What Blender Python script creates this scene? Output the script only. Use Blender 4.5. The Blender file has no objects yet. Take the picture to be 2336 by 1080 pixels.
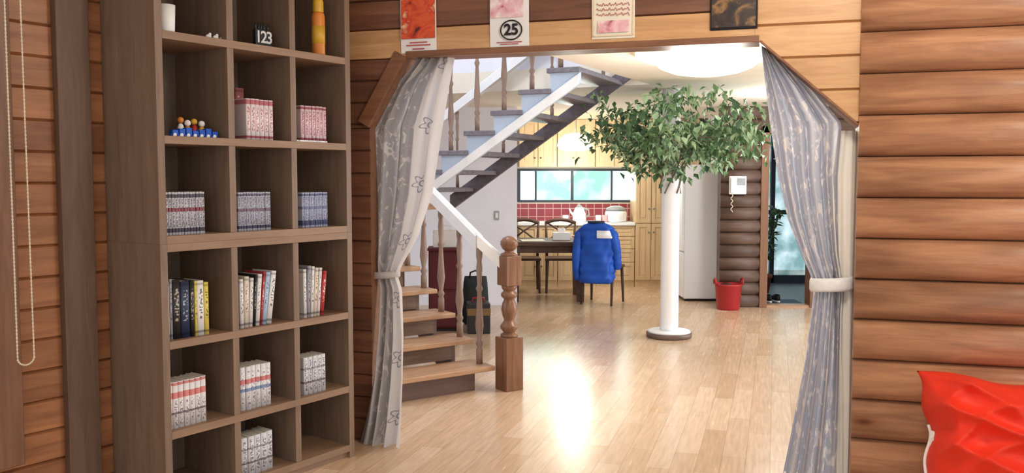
import bpy, bmesh, math, random
from mathutils import Vector, Matrix
random.seed(7)
C = bpy.context.scene.collection
PI = math.pi
# ------------------------------------------------------------------ calibration of the camera
F = 2000.0; TH = math.atan(130/2000); CAM = Vector((0, 0, 1.5))
FW = Vector((0, math.cos(TH), -math.sin(TH))); UP = Vector((0, math.sin(TH), math.cos(TH)))
def ray(px, py): return FW*F + Vector((px-1168, 0, 0)) + UP*(540-py)
def at_y(px, py, Y):
    d = ray(px, py); return CAM + d*(Y/d.y)
def on_z(px, py, z=0):
    d = ray(px, py); return CAM + d*((z-1.5)/d.z)
def on_plane(px, py, p, n):
    d = ray(px, py); return CAM + d*((p-CAM).dot(n)/d.dot(n))
A1 = -math.radians(16.7)
V = Vector((math.cos(A1), math.sin(A1), 0)); W = Vector((-math.sin(A1), math.cos(A1), 0)); O1 = Vector((0, 4.714, 0))
def on_w(px, py, d=0):
    p = on_plane(px, py, O1+W*d, W); return ((p-O1).dot(V), p.z)
AB = math.radians(54.4)
BO = Vector((-1.505, 3.765, 0)); BX = Vector((math.cos(AB), math.sin(AB), 0)); BY = Vector((-math.sin(AB), math.cos(AB), 0))
def on_b(px, py, d=0):
    p = on_plane(px, py, BO+BY*d, BY); return ((p-BO).dot(BX), p.z)
# ------------------------------------------------------------------ helpers
def lin(c):
    return tuple(((v/255)/12.92 if v/255 <= .04045 else ((v/255+.055)/1.055)**2.4) for v in c)
def newbm(): return bmesh.new()
def box(bm, c, s, rz=0, M=None):
    m = Matrix.Translation(c) @ Matrix.Rotation(rz, 4, 'Z') @ Matrix.Diagonal((s[0], s[1], s[2], 1))
    if M is not None: m = M @ m
    return bmesh.ops.create_cube(bm, size=1, matrix=m)['verts']
def bx2(bm, a, b): # box from min and max corner
    return box(bm, [(a[i]+b[i])/2 for i in range(3)], [abs(b[i]-a[i]) for i in range(3)])
def prism(bm, pts, vec):
    vec = Vector(vec); a = [bm.verts.new(Vector(p)) for p in pts]; b = [bm.verts.new(Vector(p)+vec) for p in pts]
    n = len(a); bm.faces.new(a); bm.faces.new(b[::-1]); side = []
    for i in range(n): side.append(bm.faces.new((a[i], a[(i+1) % n], b[(i+1) % n], b[i])))
    return side
def tube(bm, pts, r, seg=8, cap=True, closed=False):
    pts = [Vector(p) for p in pts]; n = len(pts); rs = r if isinstance(r, (list, tuple)) else [r]*n
    rings = []; N = None
    for i in range(n):
        if closed: t = pts[(i+1) % n]-pts[i-1]
        else: t = pts[min(i+1, n-1)]-pts[max(i-1, 0)]
        t.normalize()
        if N is None:
            a = Vector((0, 0, 1)) if abs(t.z) < .9 else Vector((1, 0, 0)); N = t.cross(a).normalized()
        else: N = (N-t*N.dot(t)).normalized()
        B = t.cross(N)
        rings.append([bm.verts.new(pts[i]+(N*math.cos(2*PI*k/seg)+B*math.sin(2*PI*k/seg))*rs[i]) for k in range(seg)])
    for i in range(n if closed else n-1):
        A, D = rings[i], rings[(i+1) % n]
        for k in range(seg): bm.faces.new((A[k], A[(k+1) % seg], D[(k+1) % seg], D[k])).smooth = True
    if cap and not closed:
        bm.faces.new(rings[0]); bm.faces.new(rings[-1])
def lathe(bm, prof, c=(0, 0, 0), seg=16, sx=1, sy=1):
    c = Vector(c); rings = []
    for r, z in prof:
        rings.append([bm.verts.new(c+Vector((max(r, 1e-4)*sx*math.cos(2*PI*k/seg), max(r, 1e-4)*sy*math.sin(2*PI*k/seg), z))) for k in range(seg)])
    for A, D in zip(rings, rings[1:]):
        for k in range(seg): bm.faces.new((A[k], A[(k+1) % seg], D[(k+1) % seg], D[k])).smooth = True
    bm.faces.new(rings[0]); bm.faces.new(rings[-1])
def ball(bm, c, r, s=(1, 1, 1), sub=2):
    g = bmesh.ops.create_icosphere(bm, subdivisions=sub, radius=r, matrix=Matrix.Translation(c) @ Matrix.Diagonal((s[0], s[1], s[2], 1)))
    for v in g['verts']:
        for f in v.link_faces: f.smooth = True
RM = {}
def obj(name, bm, m, parent=None, bev=0, world=False, recalc=True):
    if world and parent is not None: bm.transform(RM[parent.name].inverted())
    if recalc: bmesh.ops.recalc_face_normals(bm, faces=bm.faces)
    me = bpy.data.meshes.new(name); bm.to_mesh(me); bm.free()
    for k in (m if isinstance(m, list) else [m]): me.materials.append(k)
    o = bpy.data.objects.new(name, me); C.objects.link(o)
    if parent is not None: o.parent = parent
    if bev:
        b = o.modifiers.new('bevel', 'BEVEL'); b.width = bev; b.segments = 2; b.limit_method = 'ANGLE'
    return o
def tag(o, label, cat, group=None, kind=None):
    o['label'] = label; o['category'] = cat
    if group: o['group'] = group
    if kind: o['kind'] = kind
    return o
def thing(name, label, cat, loc=(0, 0, 0), rz=0, group=None, kind=None):
    o = bpy.data.objects.new(name, None); C.objects.link(o); o.empty_display_size = .1
    o.location = loc; o.rotation_euler = (0, 0, rz); tag(o, label, cat, group, kind)
    RM[o.name] = Matrix.Translation(loc) @ Matrix.Rotation(rz, 4, 'Z'); return o
def place(o, loc, rz=0): o.location = loc; o.rotation_euler = (0, 0, rz); return o
def dup(root, loc, rz, label, group=None):
    r = root.copy(); C.objects.link(r); r.location = loc; r.rotation_euler = (0, 0, rz); r['label'] = label
    if group: r['group'] = group
    for ch in list(root.children):
        c = ch.copy(); C.objects.link(c); c.parent = r
        for g in ch.children:
            d = g.copy(); C.objects.link(d); d.parent = c
    return r
def text(body, size, m, parent, loc, name='lettering', thick=.0006, tilt=0, bold=0):
    cu = bpy.data.curves.new(name, 'FONT'); cu.body = body; cu.size = size; cu.align_x = 'CENTER'; cu.align_y = 'CENTER'; cu.extrude = thick; cu.offset = bold
    fo = bpy.data.objects.new(name+'_source', cu); C.objects.link(fo); bpy.context.view_layer.update()
    me = bpy.data.meshes.new_from_object(fo); bpy.data.objects.remove(fo); me.name = name
    me.transform(Matrix.Translation(loc) @ Matrix.Rotation(tilt, 4, 'Y') @ Matrix.Rotation(PI/2, 4, 'X')); me.materials.clear(); me.materials.append(m)
    o = bpy.data.objects.new(name, me); C.objects.link(o); o.parent = parent; return o
# ------------------------------------------------------------------ materials
def base(name, rough=.5, spec=.4):
    m = bpy.data.materials.new(name); m.use_nodes = True; nt = m.node_tree; b = nt.nodes['Principled BSDF']
    b.inputs['Roughness'].default_value = rough; b.inputs['Specular IOR Level'].default_value = spec
    return m, nt, b
def N(nt, t, **kw):
    n = nt.nodes.new(t)
    for k, v in kw.items(): setattr(n, k, v)
    return n
def ramp(nt, stops, interp='LINEAR'):
    r = N(nt, 'ShaderNodeValToRGB'); r.color_ramp.interpolation = interp; e = r.color_ramp.elements
    while len(e) < len(stops): e.new(.5)
    for i, (p, c) in enumerate(stops): e[i].position = p; e[i].color = (*c, 1)
    return r
def math_n(nt, op, a, b=None, clamp=False):
    n = N(nt, 'ShaderNodeMath', operation=op, use_clamp=clamp)
    for i, v in enumerate((a, b)):
        if v is None: continue
        if isinstance(v, (int, float)): n.inputs[i].default_value = v
        else: nt.links.new(v, n.inputs[i])
    return n.outputs[0]
def mixc(nt, f, a, b, mode='MIX'):
    n = N(nt, 'ShaderNodeMix', data_type='RGBA', blend_type=mode)
    for i, v in ((0, f), (6, a), (7, b)):
        if isinstance(v, (int, float)): n.inputs[i].default_value = v
        elif isinstance(v, tuple): n.inputs[i].default_value = (*v, 1)
        else: nt.links.new(v, n.inputs[i])
    return n.outputs[2]
def plain(name, c, rough=.5, var=.12, scale=12, spec=.4, metal=0, bump=0, trans=0):
    m, nt, b = base(name, rough, spec); c = lin(c)
    tc = N(nt, 'ShaderNodeTexCoord'); no = N(nt, 'ShaderNodeTexNoise'); no.inputs['Scale'].default_value = scale; no.inputs['Detail'].default_value = 4
    nt.links.new(tc.outputs['Object'], no.inputs['Vector'])
    r = ramp(nt, [(.3, tuple(v*(1-var) for v in c)), (.7, tuple(min(1, v*(1+var)) for v in c))])
    nt.links.new(no.outputs['Fac'], r.inputs[0]); nt.links.new(r.outputs[0], b.inputs['Base Color']); b.inputs['Metallic'].default_value = metal
    if bump:
        bp = N(nt, 'ShaderNodeBump'); bp.inputs['Strength'].default_value = bump; bp.inputs['Distance'].default_value = .01
        nt.links.new(no.outputs['Fac'], bp.inputs['Height']); nt.links.new(bp.outputs[0], b.inputs['Normal'])
    return m
def blotch(name, stops, scale, rough=.5):
    m, nt, b = base(name, rough, .4); tc = N(nt, 'ShaderNodeTexCoord'); no = N(nt, 'ShaderNodeTexNoise'); no.inputs['Scale'].default_value = scale; no.inputs['Detail'].default_value = 3; no.inputs['Distortion'].default_value = .6
    nt.links.new(tc.outputs['Object'], no.inputs['Vector']); r = ramp(nt, [(p, lin(c)) for p, c in stops]); nt.links.new(no.outputs['Fac'], r.inputs[0]); nt.links.new(r.outputs[0], b.inputs['Base Color']); return m
def wood(name, c1, c2, axis='x', rough=.45, pitch=None, z0=0, knots=False, var=.35, spec=.4, sc=1, grad=None):
    m, nt, b = base(name, rough, spec); c1, c2 = lin(c1), lin(c2)
    tc = N(nt, 'ShaderNodeTexCoord'); src = tc.outputs['Object']
    sep = N(nt, 'ShaderNodeSeparateXYZ'); nt.links.new(src, sep.inputs[0]); wn = None
    if pitch:
        row = math_n(nt, 'FLOOR', math_n(nt, 'DIVIDE', math_n(nt, 'SUBTRACT', sep.outputs[2], z0), pitch))
        w = N(nt, 'ShaderNodeTexWhiteNoise', noise_dimensions='1D'); nt.links.new(row, w.inputs['W']); wn = w.outputs['Value']
        ad = N(nt, 'ShaderNodeVectorMath', operation='ADD'); cb = N(nt, 'ShaderNodeCombineXYZ'); nt.links.new(math_n(nt, 'MULTIPLY', wn, 13.0), cb.inputs[0])
        nt.links.new(src, ad.inputs[0]); nt.links.new(cb.outputs[0], ad.inputs[1]); src = ad.outputs[0]
    mp = N(nt, 'ShaderNodeMapping'); s = {'x': (1, 11, 11), 'y': (11, 1, 11), 'z': (11, 11, 1)}[axis]
    mp.inputs['Scale'].default_value = [v*sc for v in s]; nt.links.new(src, mp.inputs['Vector'])
    no = N(nt, 'ShaderNodeTexNoise'); no.inputs['Scale'].default_value = 2.2; no.inputs['Detail'].default_value = 6; no.inputs['Roughness'].default_value = .62; no.inputs['Distortion'].default_value = .8
    nt.links.new(mp.outputs[0], no.inputs['Vector'])
    r = ramp(nt, [(.28, c1), (.72, c2)]); nt.links.new(no.outputs['Fac'], r.inputs[0]); col = r.outputs[0]
    if knots:
        mk = N(nt, 'ShaderNodeMapping'); mk.inputs['Scale'].default_value = (1.7, .6, 4.2); nt.links.new(src, mk.inputs['Vector'])
        vo = N(nt, 'ShaderNodeTexVoronoi'); vo.inputs['Scale'].default_value = 1.0; nt.links.new(mk.outputs[0], vo.inputs['Vector'])
        kr = ramp(nt, [(.05, (.35, .24, .18)), (.10, (.8, .7, .62)), (.2, (1, 1, 1))]); nt.links.new(vo.outputs['Distance'], kr.inputs[0])
        col = mixc(nt, 1.0, col, kr.outputs[0], 'MULTIPLY')
        m5 = N(nt, 'ShaderNodeMapping'); m5.inputs['Scale'].default_value = (1.1, 1, 5); nt.links.new(src, m5.inputs['Vector'])
        n5 = N(nt, 'ShaderNodeTexNoise'); n5.inputs['Scale'].default_value = 1.6; n5.inputs['Detail'].default_value = 4; nt.links.new(m5.outputs[0], n5.inputs['Vector'])
        r5 = ramp(nt, [(.32, (.72, .68, .68)), (.62, (1.06, 1.05, 1.03))]); nt.links.new(n5.outputs['Fac'], r5.inputs[0]); col = mixc(nt, 1.0, col, r5.outputs[0], 'MULTIPLY')
    if wn is not None:
        hs = N(nt, 'ShaderNodeHueSaturation'); nt.links.new(math_n(nt, 'ADD', math_n(nt, 'MULTIPLY', wn, var), 1-var/2), hs.inputs['Value']); nt.links.new(col, hs.inputs['Color']); col = hs.outputs[0]
    nt.links.new(col, b.inputs['Base Color'])
    bp = N(nt, 'ShaderNodeBump'); bp.inputs['Strength'].default_value = .12; bp.inputs['Distance'].default_value = .004
    nt.links.new(no.outputs['Fac'], bp.inputs['Height']); nt.links.new(bp.outputs[0], b.inputs['Normal'])
    return m
def emit(name, c, s):
    m, nt, b = base(name); b.inputs['Base Color'].default_value = (*lin(c), 1); b.inputs['Emission Color'].default_value = (*lin(c), 1)
    lw = N(nt, 'ShaderNodeTexNoise'); lw.inputs['Scale'].default_value = 3
    nt.links.new(math_n(nt, 'ADD', math_n(nt, 'MULTIPLY', lw.outputs['Fac'], s*.2), s*.9), b.inputs['Emission Strength']); return m
def floor_mat():
    m, nt, b = base('floor_laminate', .2, .65)
    tc = N(nt, 'ShaderNodeTexCoord'); mp = N(nt, 'ShaderNodeMapping'); mp.inputs['Rotation'].default_value = (0, 0, -(PI/2+A1)); nt.links.new(tc.outputs['Object'], mp.inputs['Vector'])
    br = N(nt, 'ShaderNodeTexBrick'); br.offset = .37; nt.links.new(mp.outputs[0], br.inputs['Vector'])
    for k, v in (('Scale', 1), ('Brick Width', .8), ('Row Height', .125), ('Mortar Size', .0012), ('Bias', 0)): br.inputs[k].default_value = v
    br.inputs['Color1'].default_value = (*lin((204, 172, 140)), 1); br.inputs['Color2'].default_value = (*lin((222, 195, 168)), 1); br.inputs['Mortar'].default_value = (*lin((170, 140, 112)), 1)
    m2 = N(nt, 'ShaderNodeMapping'); m2.inputs['Scale'].default_value = (1.5, 18, 1); nt.links.new(mp.outputs[0], m2.inputs['Vector'])
    no = N(nt, 'ShaderNodeTexNoise'); no.inputs['Scale'].default_value = 3; no.inputs['Detail'].default_value = 5; nt.links.new(m2.outputs[0], no.inputs['Vector'])
    r = ramp(nt, [(.3, (.84, .82, .80)), (.7, (1.03, 1.03, 1.03))]); nt.links.new(no.outputs['Fac'], r.inputs[0])
    nt.links.new(mixc(nt, 1.0, br.outputs['Color'], r.outputs[0], 'MULTIPLY'), b.inputs['Base Color'])
    nt.links.new(math_n(nt, 'ADD', math_n(nt, 'MULTIPLY', no.outputs['Fac'], .16), .16), b.inputs['Roughness']); return m
def tile_mat(name, c1, c2, mortar, w, h, rough=.2):
    m, nt, b = base(name, rough, .5); tc = N(nt, 'ShaderNodeTexCoord'); mp = N(nt, 'ShaderNodeMapping'); mp.inputs['Rotation'].default_value = (PI/2, 0, 0)
    nt.links.new(tc.outputs['Object'], mp.inputs['Vector']); br = N(nt, 'ShaderNodeTexBrick'); br.offset = 0; nt.links.new(mp.outputs[0], br.inputs['Vector'])
    for k, v in (('Scale', 1), ('Brick Width', w), ('Row Height', h), ('Mortar Size', .006)): br.inputs[k].default_value = v
    for k, c in (('Color1', c1), ('Color2', c2), ('Mortar', mortar)): br.inputs[k].default_value = (*lin(c), 1)
    nt.links.new(br.outputs['Color'], b.inputs['Base Color']); return m
def spine(name, bc, bands, ink=None, inkz=(.3, .85), dens=.56):
    m, nt, b = base(name, .45, .4); tc = N(nt, 'ShaderNodeTexCoord'); sep = N(nt, 'ShaderNodeSeparateXYZ'); nt.links.new(tc.outputs['Generated'], sep.inputs[0])
    st = [(0, lin(bc))]
    for a, z, c in bands: st += [(a, lin(c)), (z, lin(bc))]
    r = ramp(nt, st, 'CONSTANT'); nt.links.new(sep.outputs[2], r.inputs[0]); col = r.outputs[0]
    if ink:
        mp = N(nt, 'ShaderNodeMapping'); mp.inputs['Scale'].default_value = (2.2, .01, 17); nt.links.new(tc.outputs['Generated'], mp.inputs['Vector'])
        oi = N(nt, 'ShaderNodeObjectInfo'); ad = N(nt, 'ShaderNodeVectorMath', operation='ADD'); nt.links.new(mp.outputs[0], ad.inputs[0])
        cb = N(nt, 'ShaderNodeCombineXYZ'); nt.links.new(math_n(nt, 'MULTIPLY', oi.outputs['Random'], 40.0), cb.inputs[2]); nt.links.new(cb.outputs[0], ad.inputs[1])
        no = N(nt, 'ShaderNodeTexNoise'); no.inputs['Scale'].default_value = 1.2; no.inputs['Detail'].default_value = 2; nt.links.new(ad.outputs[0], no.inputs['Vector'])
        xm = math_n(nt, 'LESS_THAN', math_n(nt, 'ABSOLUTE', math_n(nt, 'SUBTRACT', sep.outputs[0], .5)), .27)
        f = math_n(nt, 'MULTIPLY', math_n(nt, 'GREATER_THAN', no.outputs['Fac'], dens), math_n(nt, 'MULTIPLY', math_n(nt, 'GREATER_THAN', sep.outputs[2], inkz[0]), math_n(nt, 'LESS_THAN', sep.outputs[2], inkz[1])))
        f = math_n(nt, 'MULTIPLY', math_n(nt, 'MULTIPLY', f, xm), .85); col = mixc(nt, f, col, lin(ink))
    nt.links.new(col, b.inputs['Base Color']); return m
def curtain_mat(name, side):
    m, nt, b = base(name, .8, .15); tc = N(nt, 'ShaderNodeTexCoord'); sep = N(nt, 'ShaderNodeSeparateXYZ'); nt.links.new(tc.outputs['UV'], sep.inputs[0]); u, v = sep.outputs[0], sep.outputs[1]
    # soft stripes with a mottled leaf print, plus a pale border carrying line flowers
    mp = N(nt, 'ShaderNodeMapping'); mp.inputs['Scale'].default_value = (9, .5, 1); nt.links.new(tc.outputs['UV'], mp.inputs['Vector'])
    no = N(nt, 'ShaderNodeTexNoise'); no.inputs['Scale'].default_value = 1.0; no.inputs['Detail'].default_value = 1; nt.links.new(mp.outputs[0], no.inputs['Vector'])
    if side == 'l': st = [(.35, lin((156, 153, 154))), (.5, lin((176, 172, 172))), (.62, lin((204, 200, 199)))]
    else: st = [(.35, lin((172, 176, 190))), (.5, lin((190, 192, 203))), (.62, lin((208, 208, 215)))]
    r = ramp(nt, st); nt.links.new(no.outputs['Fac'], r.inputs[0])
    m2 = N(nt, 'ShaderNodeMapping'); m2.inputs['Scale'].default_value = (10, 24, 1); nt.links.new(tc.outputs['UV'], m2.inputs['Vector'])
    n2 = N(nt, 'ShaderNodeTexNoise'); n2.inputs['Scale'].default_value = 1.2; n2.inputs['Detail'].default_value = 2; n2.inputs['Distortion'].default_value = 1.2; nt.links.new(m2.outputs[0], n2.inputs['Vector'])
    pr = ramp(nt, [(.57, (0, 0, 0)), (.6, (1, 1, 1))]); nt.links.new(n2.outputs['Fac'], pr.inputs[0])
    col = mixc(nt, math_n(nt, 'MULTIPLY', pr.outputs[0], .75 if side == 'r' else .5), r.outputs[0], lin((238, 231, 226)))
    if side == 'l':
        ux = math_n(nt, 'MULTIPLY', math_n(nt, 'SUBTRACT', u, .80), 1.5)
        vv = math_n(nt, 'MULTIPLY', v, 7.0); vy = math_n(nt, 'SUBTRACT', math_n(nt, 'FRACT', vv), .5)
        rr = math_n(nt, 'SQRT', math_n(nt, 'ADD', math_n(nt, 'MULTIPLY', ux, ux), math_n(nt, 'MULTIPLY', vy, vy)))
        an = math_n(nt, 'ARCTAN2', vy, ux); pet = math_n(nt, 'ADD', math_n(nt, 'MULTIPLY', math_n(nt, 'SINE', math_n(nt, 'MULTIPLY', an, 6.0)), .035), .12)
        line = math_n(nt, 'LESS_THAN', math_n(nt, 'ABSOLUTE', math_n(nt, 'SUBTRACT', rr, pet)), .013)
        core = math_n(nt, 'LESS_THAN', math_n(nt, 'ABSOLUTE', math_n(nt, 'SUBTRACT', rr, .045)), .012)
        bord = mixc(nt, math_n(nt, 'MAXIMUM', line, core), lin((226, 222, 221)), lin((158, 154, 160)))
        col = mixc(nt, math_n(nt, 'GREATER_THAN', u, .62), col, bord)
    nt.links.new(col, b.inputs['Base Color'])
    tr = N(nt, 'ShaderNodeBsdfTranslucent'); nt.links.new(col, tr.inputs[0]); mx = N(nt, 'ShaderNodeMixShader'); mx.inputs[0].default_value = .42
    out = nt.nodes['Material Output']; nt.links.new(b.outputs[0], mx.inputs[1]); nt.links.new(tr.outputs[0], mx.inputs[2]); nt.links.new(mx.outputs[0], out.inputs[0]); return m
def glass_mat(name, c, c2=(240, 252, 250), sc=2.5):
    m, nt, b = base(name, .05); tc = N(nt, 'ShaderNodeTexCoord'); no = N(nt, 'ShaderNodeTexNoise'); no.inputs['Scale'].default_value = sc; no.inputs['Detail'].default_value = 3; nt.links.new(tc.outputs['Object'], no.inputs['Vector'])
    r = ramp(nt, [(.4, lin(c)), (.66, lin(c2))]); nt.links.new(no.outputs['Fac'], r.inputs[0])
    t = N(nt, 'ShaderNodeBsdfTransparent'); nt.links.new(r.outputs[0], t.inputs[0]); g = N(nt, 'ShaderNodeBsdfGlossy'); g.inputs['Roughness'].default_value = .05
    mx = N(nt, 'ShaderNodeMixShader'); mx.inputs[0].default_value = .06; nt.links.new(t.outputs[0], mx.inputs[1]); nt.links.new(g.outputs[0], mx.inputs[2]); nt.links.new(mx.outputs[0], nt.nodes['Material Output'].inputs[0]); return m
MT = dict(
 log=wood('log_siding', (156, 109, 82), (202, 152, 115), 'x', .36, .195, .05, True, .3, .5),
 board_light=wood('board_light', (186, 138, 92), (214, 170, 122), 'x', .42, .16, .01, False, .2),
 board_dark=wood('board_dark', (96, 62, 46), (132, 88, 64), 'x', .45, .16, .01, False, .35),
 lining=wood('wall_plank', (144, 92, 60), (182, 126, 84), 'x', .4, .135, 0, True, .3),
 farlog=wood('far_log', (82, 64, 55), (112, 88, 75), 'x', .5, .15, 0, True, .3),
 post=wood('post_wood', (94, 72, 58), (120, 93, 75), 'z', .5),
 trim=wood('trim_wood', (112, 73, 50), (146, 100, 70), 'x', .4),
 trimz=wood('trim_wood_upright', (114, 79, 58), (146, 105, 78), 'z', .4),
 case=wood('bookcase_wood', (128, 101, 80), (154, 124, 100), 'x', .5),
 casez=wood('bookcase_wood_upright', (114, 92, 76), (142, 117, 97), 'z', .5),
 caseb=wood('bookcase_back', (98, 83, 69), (122, 103, 86), 'z', .6),
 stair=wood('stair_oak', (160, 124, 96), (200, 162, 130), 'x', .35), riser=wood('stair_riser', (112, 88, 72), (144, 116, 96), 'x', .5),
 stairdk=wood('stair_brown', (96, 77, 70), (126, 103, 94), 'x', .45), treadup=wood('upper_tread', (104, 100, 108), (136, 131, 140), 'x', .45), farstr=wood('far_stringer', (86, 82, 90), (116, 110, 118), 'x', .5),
 newel=wood('newel_wood', (108, 74, 54), (148, 106, 80), 'z', .3), balus=wood('baluster_wood', (122, 98, 86), (156, 131, 116), 'z', .35),
 dark=wood('dark_dining_wood', (70, 50, 42), (98, 74, 62), 'x', .6, spec=.25),
 kit=wood('kitchen_door_wood', (212, 183, 140), (232, 207, 168), 'z', .4),
 white=plain('white_paint', (248, 250, 253), .5, .015), whitew=plain('wall_white', (234, 234, 242), .7, .03, 3),
 cream=plain('ceiling_cream', (236, 227, 210), .8, .03, 3), bluew=plain('stringer_bluewhite', (186, 202, 224), .5, .08, 5),
 railw=plain('handrail_white', (240, 240, 240), .4, .03), floor=floor_mat(),
 curl=curtain_mat('curtain_print_left', 'l'), curr=curtain_mat('curtain_print_right', 'r'), tie=plain('tieback_cloth', (236, 234, 233), .8, .04, 40, bump=.2),
 tiel=plain('tieback_taupe', (184, 176, 173), .8, .08, 40, bump=.2), liner=plain('curtain_liner', (236, 230, 221), .85, .04, 6),
 red=plain('red_nylon', (236, 56, 32), .55, .05, 3, .35), redp=plain('red_plastic', (170, 42, 46), .4, .08), burg=plain('burgundy', (88, 30, 38), .65, .15, 6),
 blue=plain('blue_nylon', (24, 84, 190), .5, .12, 9, bump=.15), black=plain('black_plastic', (36, 36, 40), .4, .1), steel=plain('steel', (150, 150, 155), .3, .05, metal=1),
 paper=plain('paper_white', (238, 236, 233), .8, .02), digit=plain('digit_white', (212, 210, 208), .8, .02), pages=plain('book_pages', (214, 205, 186), .8, .06, 60), green=plain('dark_green_cloth', (46, 52, 54), .8, .2),
 yellow=plain('yellow', (214, 168, 56), .4, .1), ochre=plain('ochre', (120, 92, 58), .5, .1), orange=plain('orange', (214, 130, 54), .4, .1), pink=plain('pink_paper', (230, 182, 186), .7, .06, 30),
 navy=plain('navy', (36, 46, 72), .5, .1), frame=plain('window_frame_dark', (66, 74, 84), .4, .1),
 tile=tile_mat('burgundy_tile', (146, 60, 72), (158, 70, 80), (196, 160, 160), .12, .12),
 glass=glass_mat('pane_glass_clear', (238, 248, 247)), glass2=glass_mat('pane_glass_green', (208, 238, 228), (242, 252, 250), 4), glass3=glass_mat('door_glass_grey', (178, 200, 200), (236, 244, 246), 3), lamp=emit('lamp_glow', (255, 240, 214), 5), pend=emit('pendant_glow', (255, 236, 200), 5), lampring=emit('lamp_ring', (255, 238, 208), 1.2),
 bark=plain('branch_bark', (128, 114, 96), .8, .2, 20, bump=.4), grey=plain('grey_plastic', (160, 165, 170), .5, .08),
 leaf1=plain('leaf_green', (98, 134, 90), .5, .2, 20), leaf2=plain('leaf_pale_green', (156, 184, 144), .5, .2, 20), leaf3=plain('leaf_dark_green', (72, 106, 74), .5, .25, 20),
 stone=plain('entry_tile', (130, 134, 142), .4, .1, 6), terr=plain('terracotta', (150, 84, 58), .7, .1), ink=plain('ink_black', (30, 26, 28), .6, .1), inkr=plain('ink_red', (186, 84, 80), .7, .1),
 photo=blotch('orange_print', [(.3, (70, 40, 34)), (.38, (196, 58, 34)), (.52, (222, 96, 52)), (.6, (206, 60, 36)), (.68, (238, 196, 150))], 11), photo2=plain('cream_print', (232, 210, 178), .6, .1, 30),
 photop=blotch('pink_print', [(.3, (170, 66, 84)), (.42, (226, 168, 176)), (.55, (236, 196, 200)), (.66, (246, 232, 228))], 14),
 darkp=blotch('dark_print', [(.35, (34, 26, 24)), (.5, (60, 44, 36)), (.6, (140, 104, 62)), (.68, (54, 40, 34))], 13, .35), cork=plain('cream_sheet', (236, 228, 210), .8, .05, 12), cordw=plain('cord_cream', (230, 216, 192), .5, .05))
# ------------------------------------------------------------------ siding
def siding(bm, x0, x1, z0, z1, pitch, bulge, round_, y=0):
    z = z0
    while z < z1-1e-4:
        if round_: pr = [(-bulge*math.sin(PI*i/18)**.95, z+pitch*(1-math.cos(PI*i/18))/2) for i in range(19)]
        else: pr = [(0, z), (-bulge, z+.007), (-bulge, z+pitch-.007), (0, z+pitch)]
        fs = prism(bm, [(x0, y+a, b) for a, b in pr], (x1-x0, 0, 0))
        if round_:
            for f in fs[:-1]: f.smooth = True
        z += pitch
def cut(bm, p, n): # removes what lies on the side the normal points to
    bmesh.ops.bisect_plane(bm, geom=bm.verts[:]+bm.edges[:]+bm.faces[:], plane_co=p, plane_no=n, clear_outer=True)
# ------------------------------------------------------------------ the setting
bm = newbm(); bx2(bm, (-5, -3, -.1), (6, 14.5, 0)); tag(obj('floor', bm, MT['floor']), 'glossy pale oak laminate floor', 'floor', kind='structure')
HZ = 2.95
LT = on_w(930, 137); RT = on_w(1732, 92); LB = on_w(845, 292); RB = on_w(1957, 290); AL = LB[0]; AR = RB[0]; HT = (LT[1]+RT[1])/2
wl = thing('wall_opening', 'timber wall with the wide angled opening', 'wall', tuple(O1), A1, kind='structure')
bm = newbm(); prism(bm, [(-1.2, 0, 0), (-1.2, 0, HZ), (4.2, 0, HZ), (4.2, 0, 0), (AR, 0, 0), (AR, 0, RB[1]), (RT[0], 0, HT), (LT[0], 0, HT), (AL, 0, LB[1]), (AL, 0, 0)], (0, .14, 0)); obj('wall_core', bm, MT['trim'], wl)
bm = newbm(); siding(bm, AR, 4.2, .05-.195, HZ, .195, .08, True, -.004); cut(bm, (0, 0, 0), (0, 0, -1)); obj('log_siding', bm, MT['log'], wl)
dl = Vector((AR-RT[0], 0, RB[1]-HT)); nl = Vector((dl.z, 0, -dl.x)).normalized()
if nl.z > 0: nl = -nl
bm = newbm(); siding(bm, RT[0]-.02, AR, 1.61+.0, HZ, .16, .018, False); cut(bm, (AR, 0, RB[1]), nl); obj('header_board', bm, MT['board_light'], wl)
bm = newbm(); bx2(bm, (LT[0]-.35, -.018, HT), (RT[0]-.02, 0, HT+.155)); obj('header_board', bm, MT['board_light'], wl, .004)
bm = newbm(); siding(bm, -1.2, RT[0]-.02, HT+.157, HZ, .16, .018, False); obj('header_board', bm, MT['board_dark'], wl)
dl2 = Vector((AL-LT[0], 0, LB[1]-HT)); n2 = Vector((dl2.z, 0, -dl2.x)).normalized()
if n2.z > 0: n2 = -n2
bm = newbm(); siding(bm, -1.2, LT[0]-.0, 1.45, HT, .12, .012, False); cut(bm, (AL, 0, LB[1]), n2); cut(bm, (LT[0]-.001, 0, 0), (1, 0, 0)); cut(bm, (0, 0, LB[1]), (0, 0, -1)); obj('corner_board', bm, MT['board_dark'], wl)
bm = newbm(); siding(bm, -1.2, AL, .0, LB[1], LB[1]/14, .012, False); obj('jamb_board', bm, MT['board_dark'], wl)
bm = newbm() # trim around the opening
def strip(a, b, wdt, nrm):
    a = Vector((a[0], -.03, a[1])); b = Vector((b[0], -.03, b[1])); n = Vector(nrm).normalized()*wdt
    prism(bm, [a, b, b+n, a+n], (0, .03, 0))
strip((LT[0], HT), (RT[0], HT), .032, (0, 0, 1)); strip((AL, LB[1]), (LT[0], HT), .075, -n2); strip((RT[0], HT), (AR, RB[1]), .012, -nl)
obj('opening_trim', bm, MT['trim'], wl, .003)
wv = thing('wall_left', 'orange brown plank wall behind the bookcase', 'wall', tuple(BO+BY*.435), AB, kind='structure')
bm = newbm(); bx2(bm, (-2.6, .0, 0), (1.28, .12, HZ)); obj('wall_core', bm, MT['trim'], wv)
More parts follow.
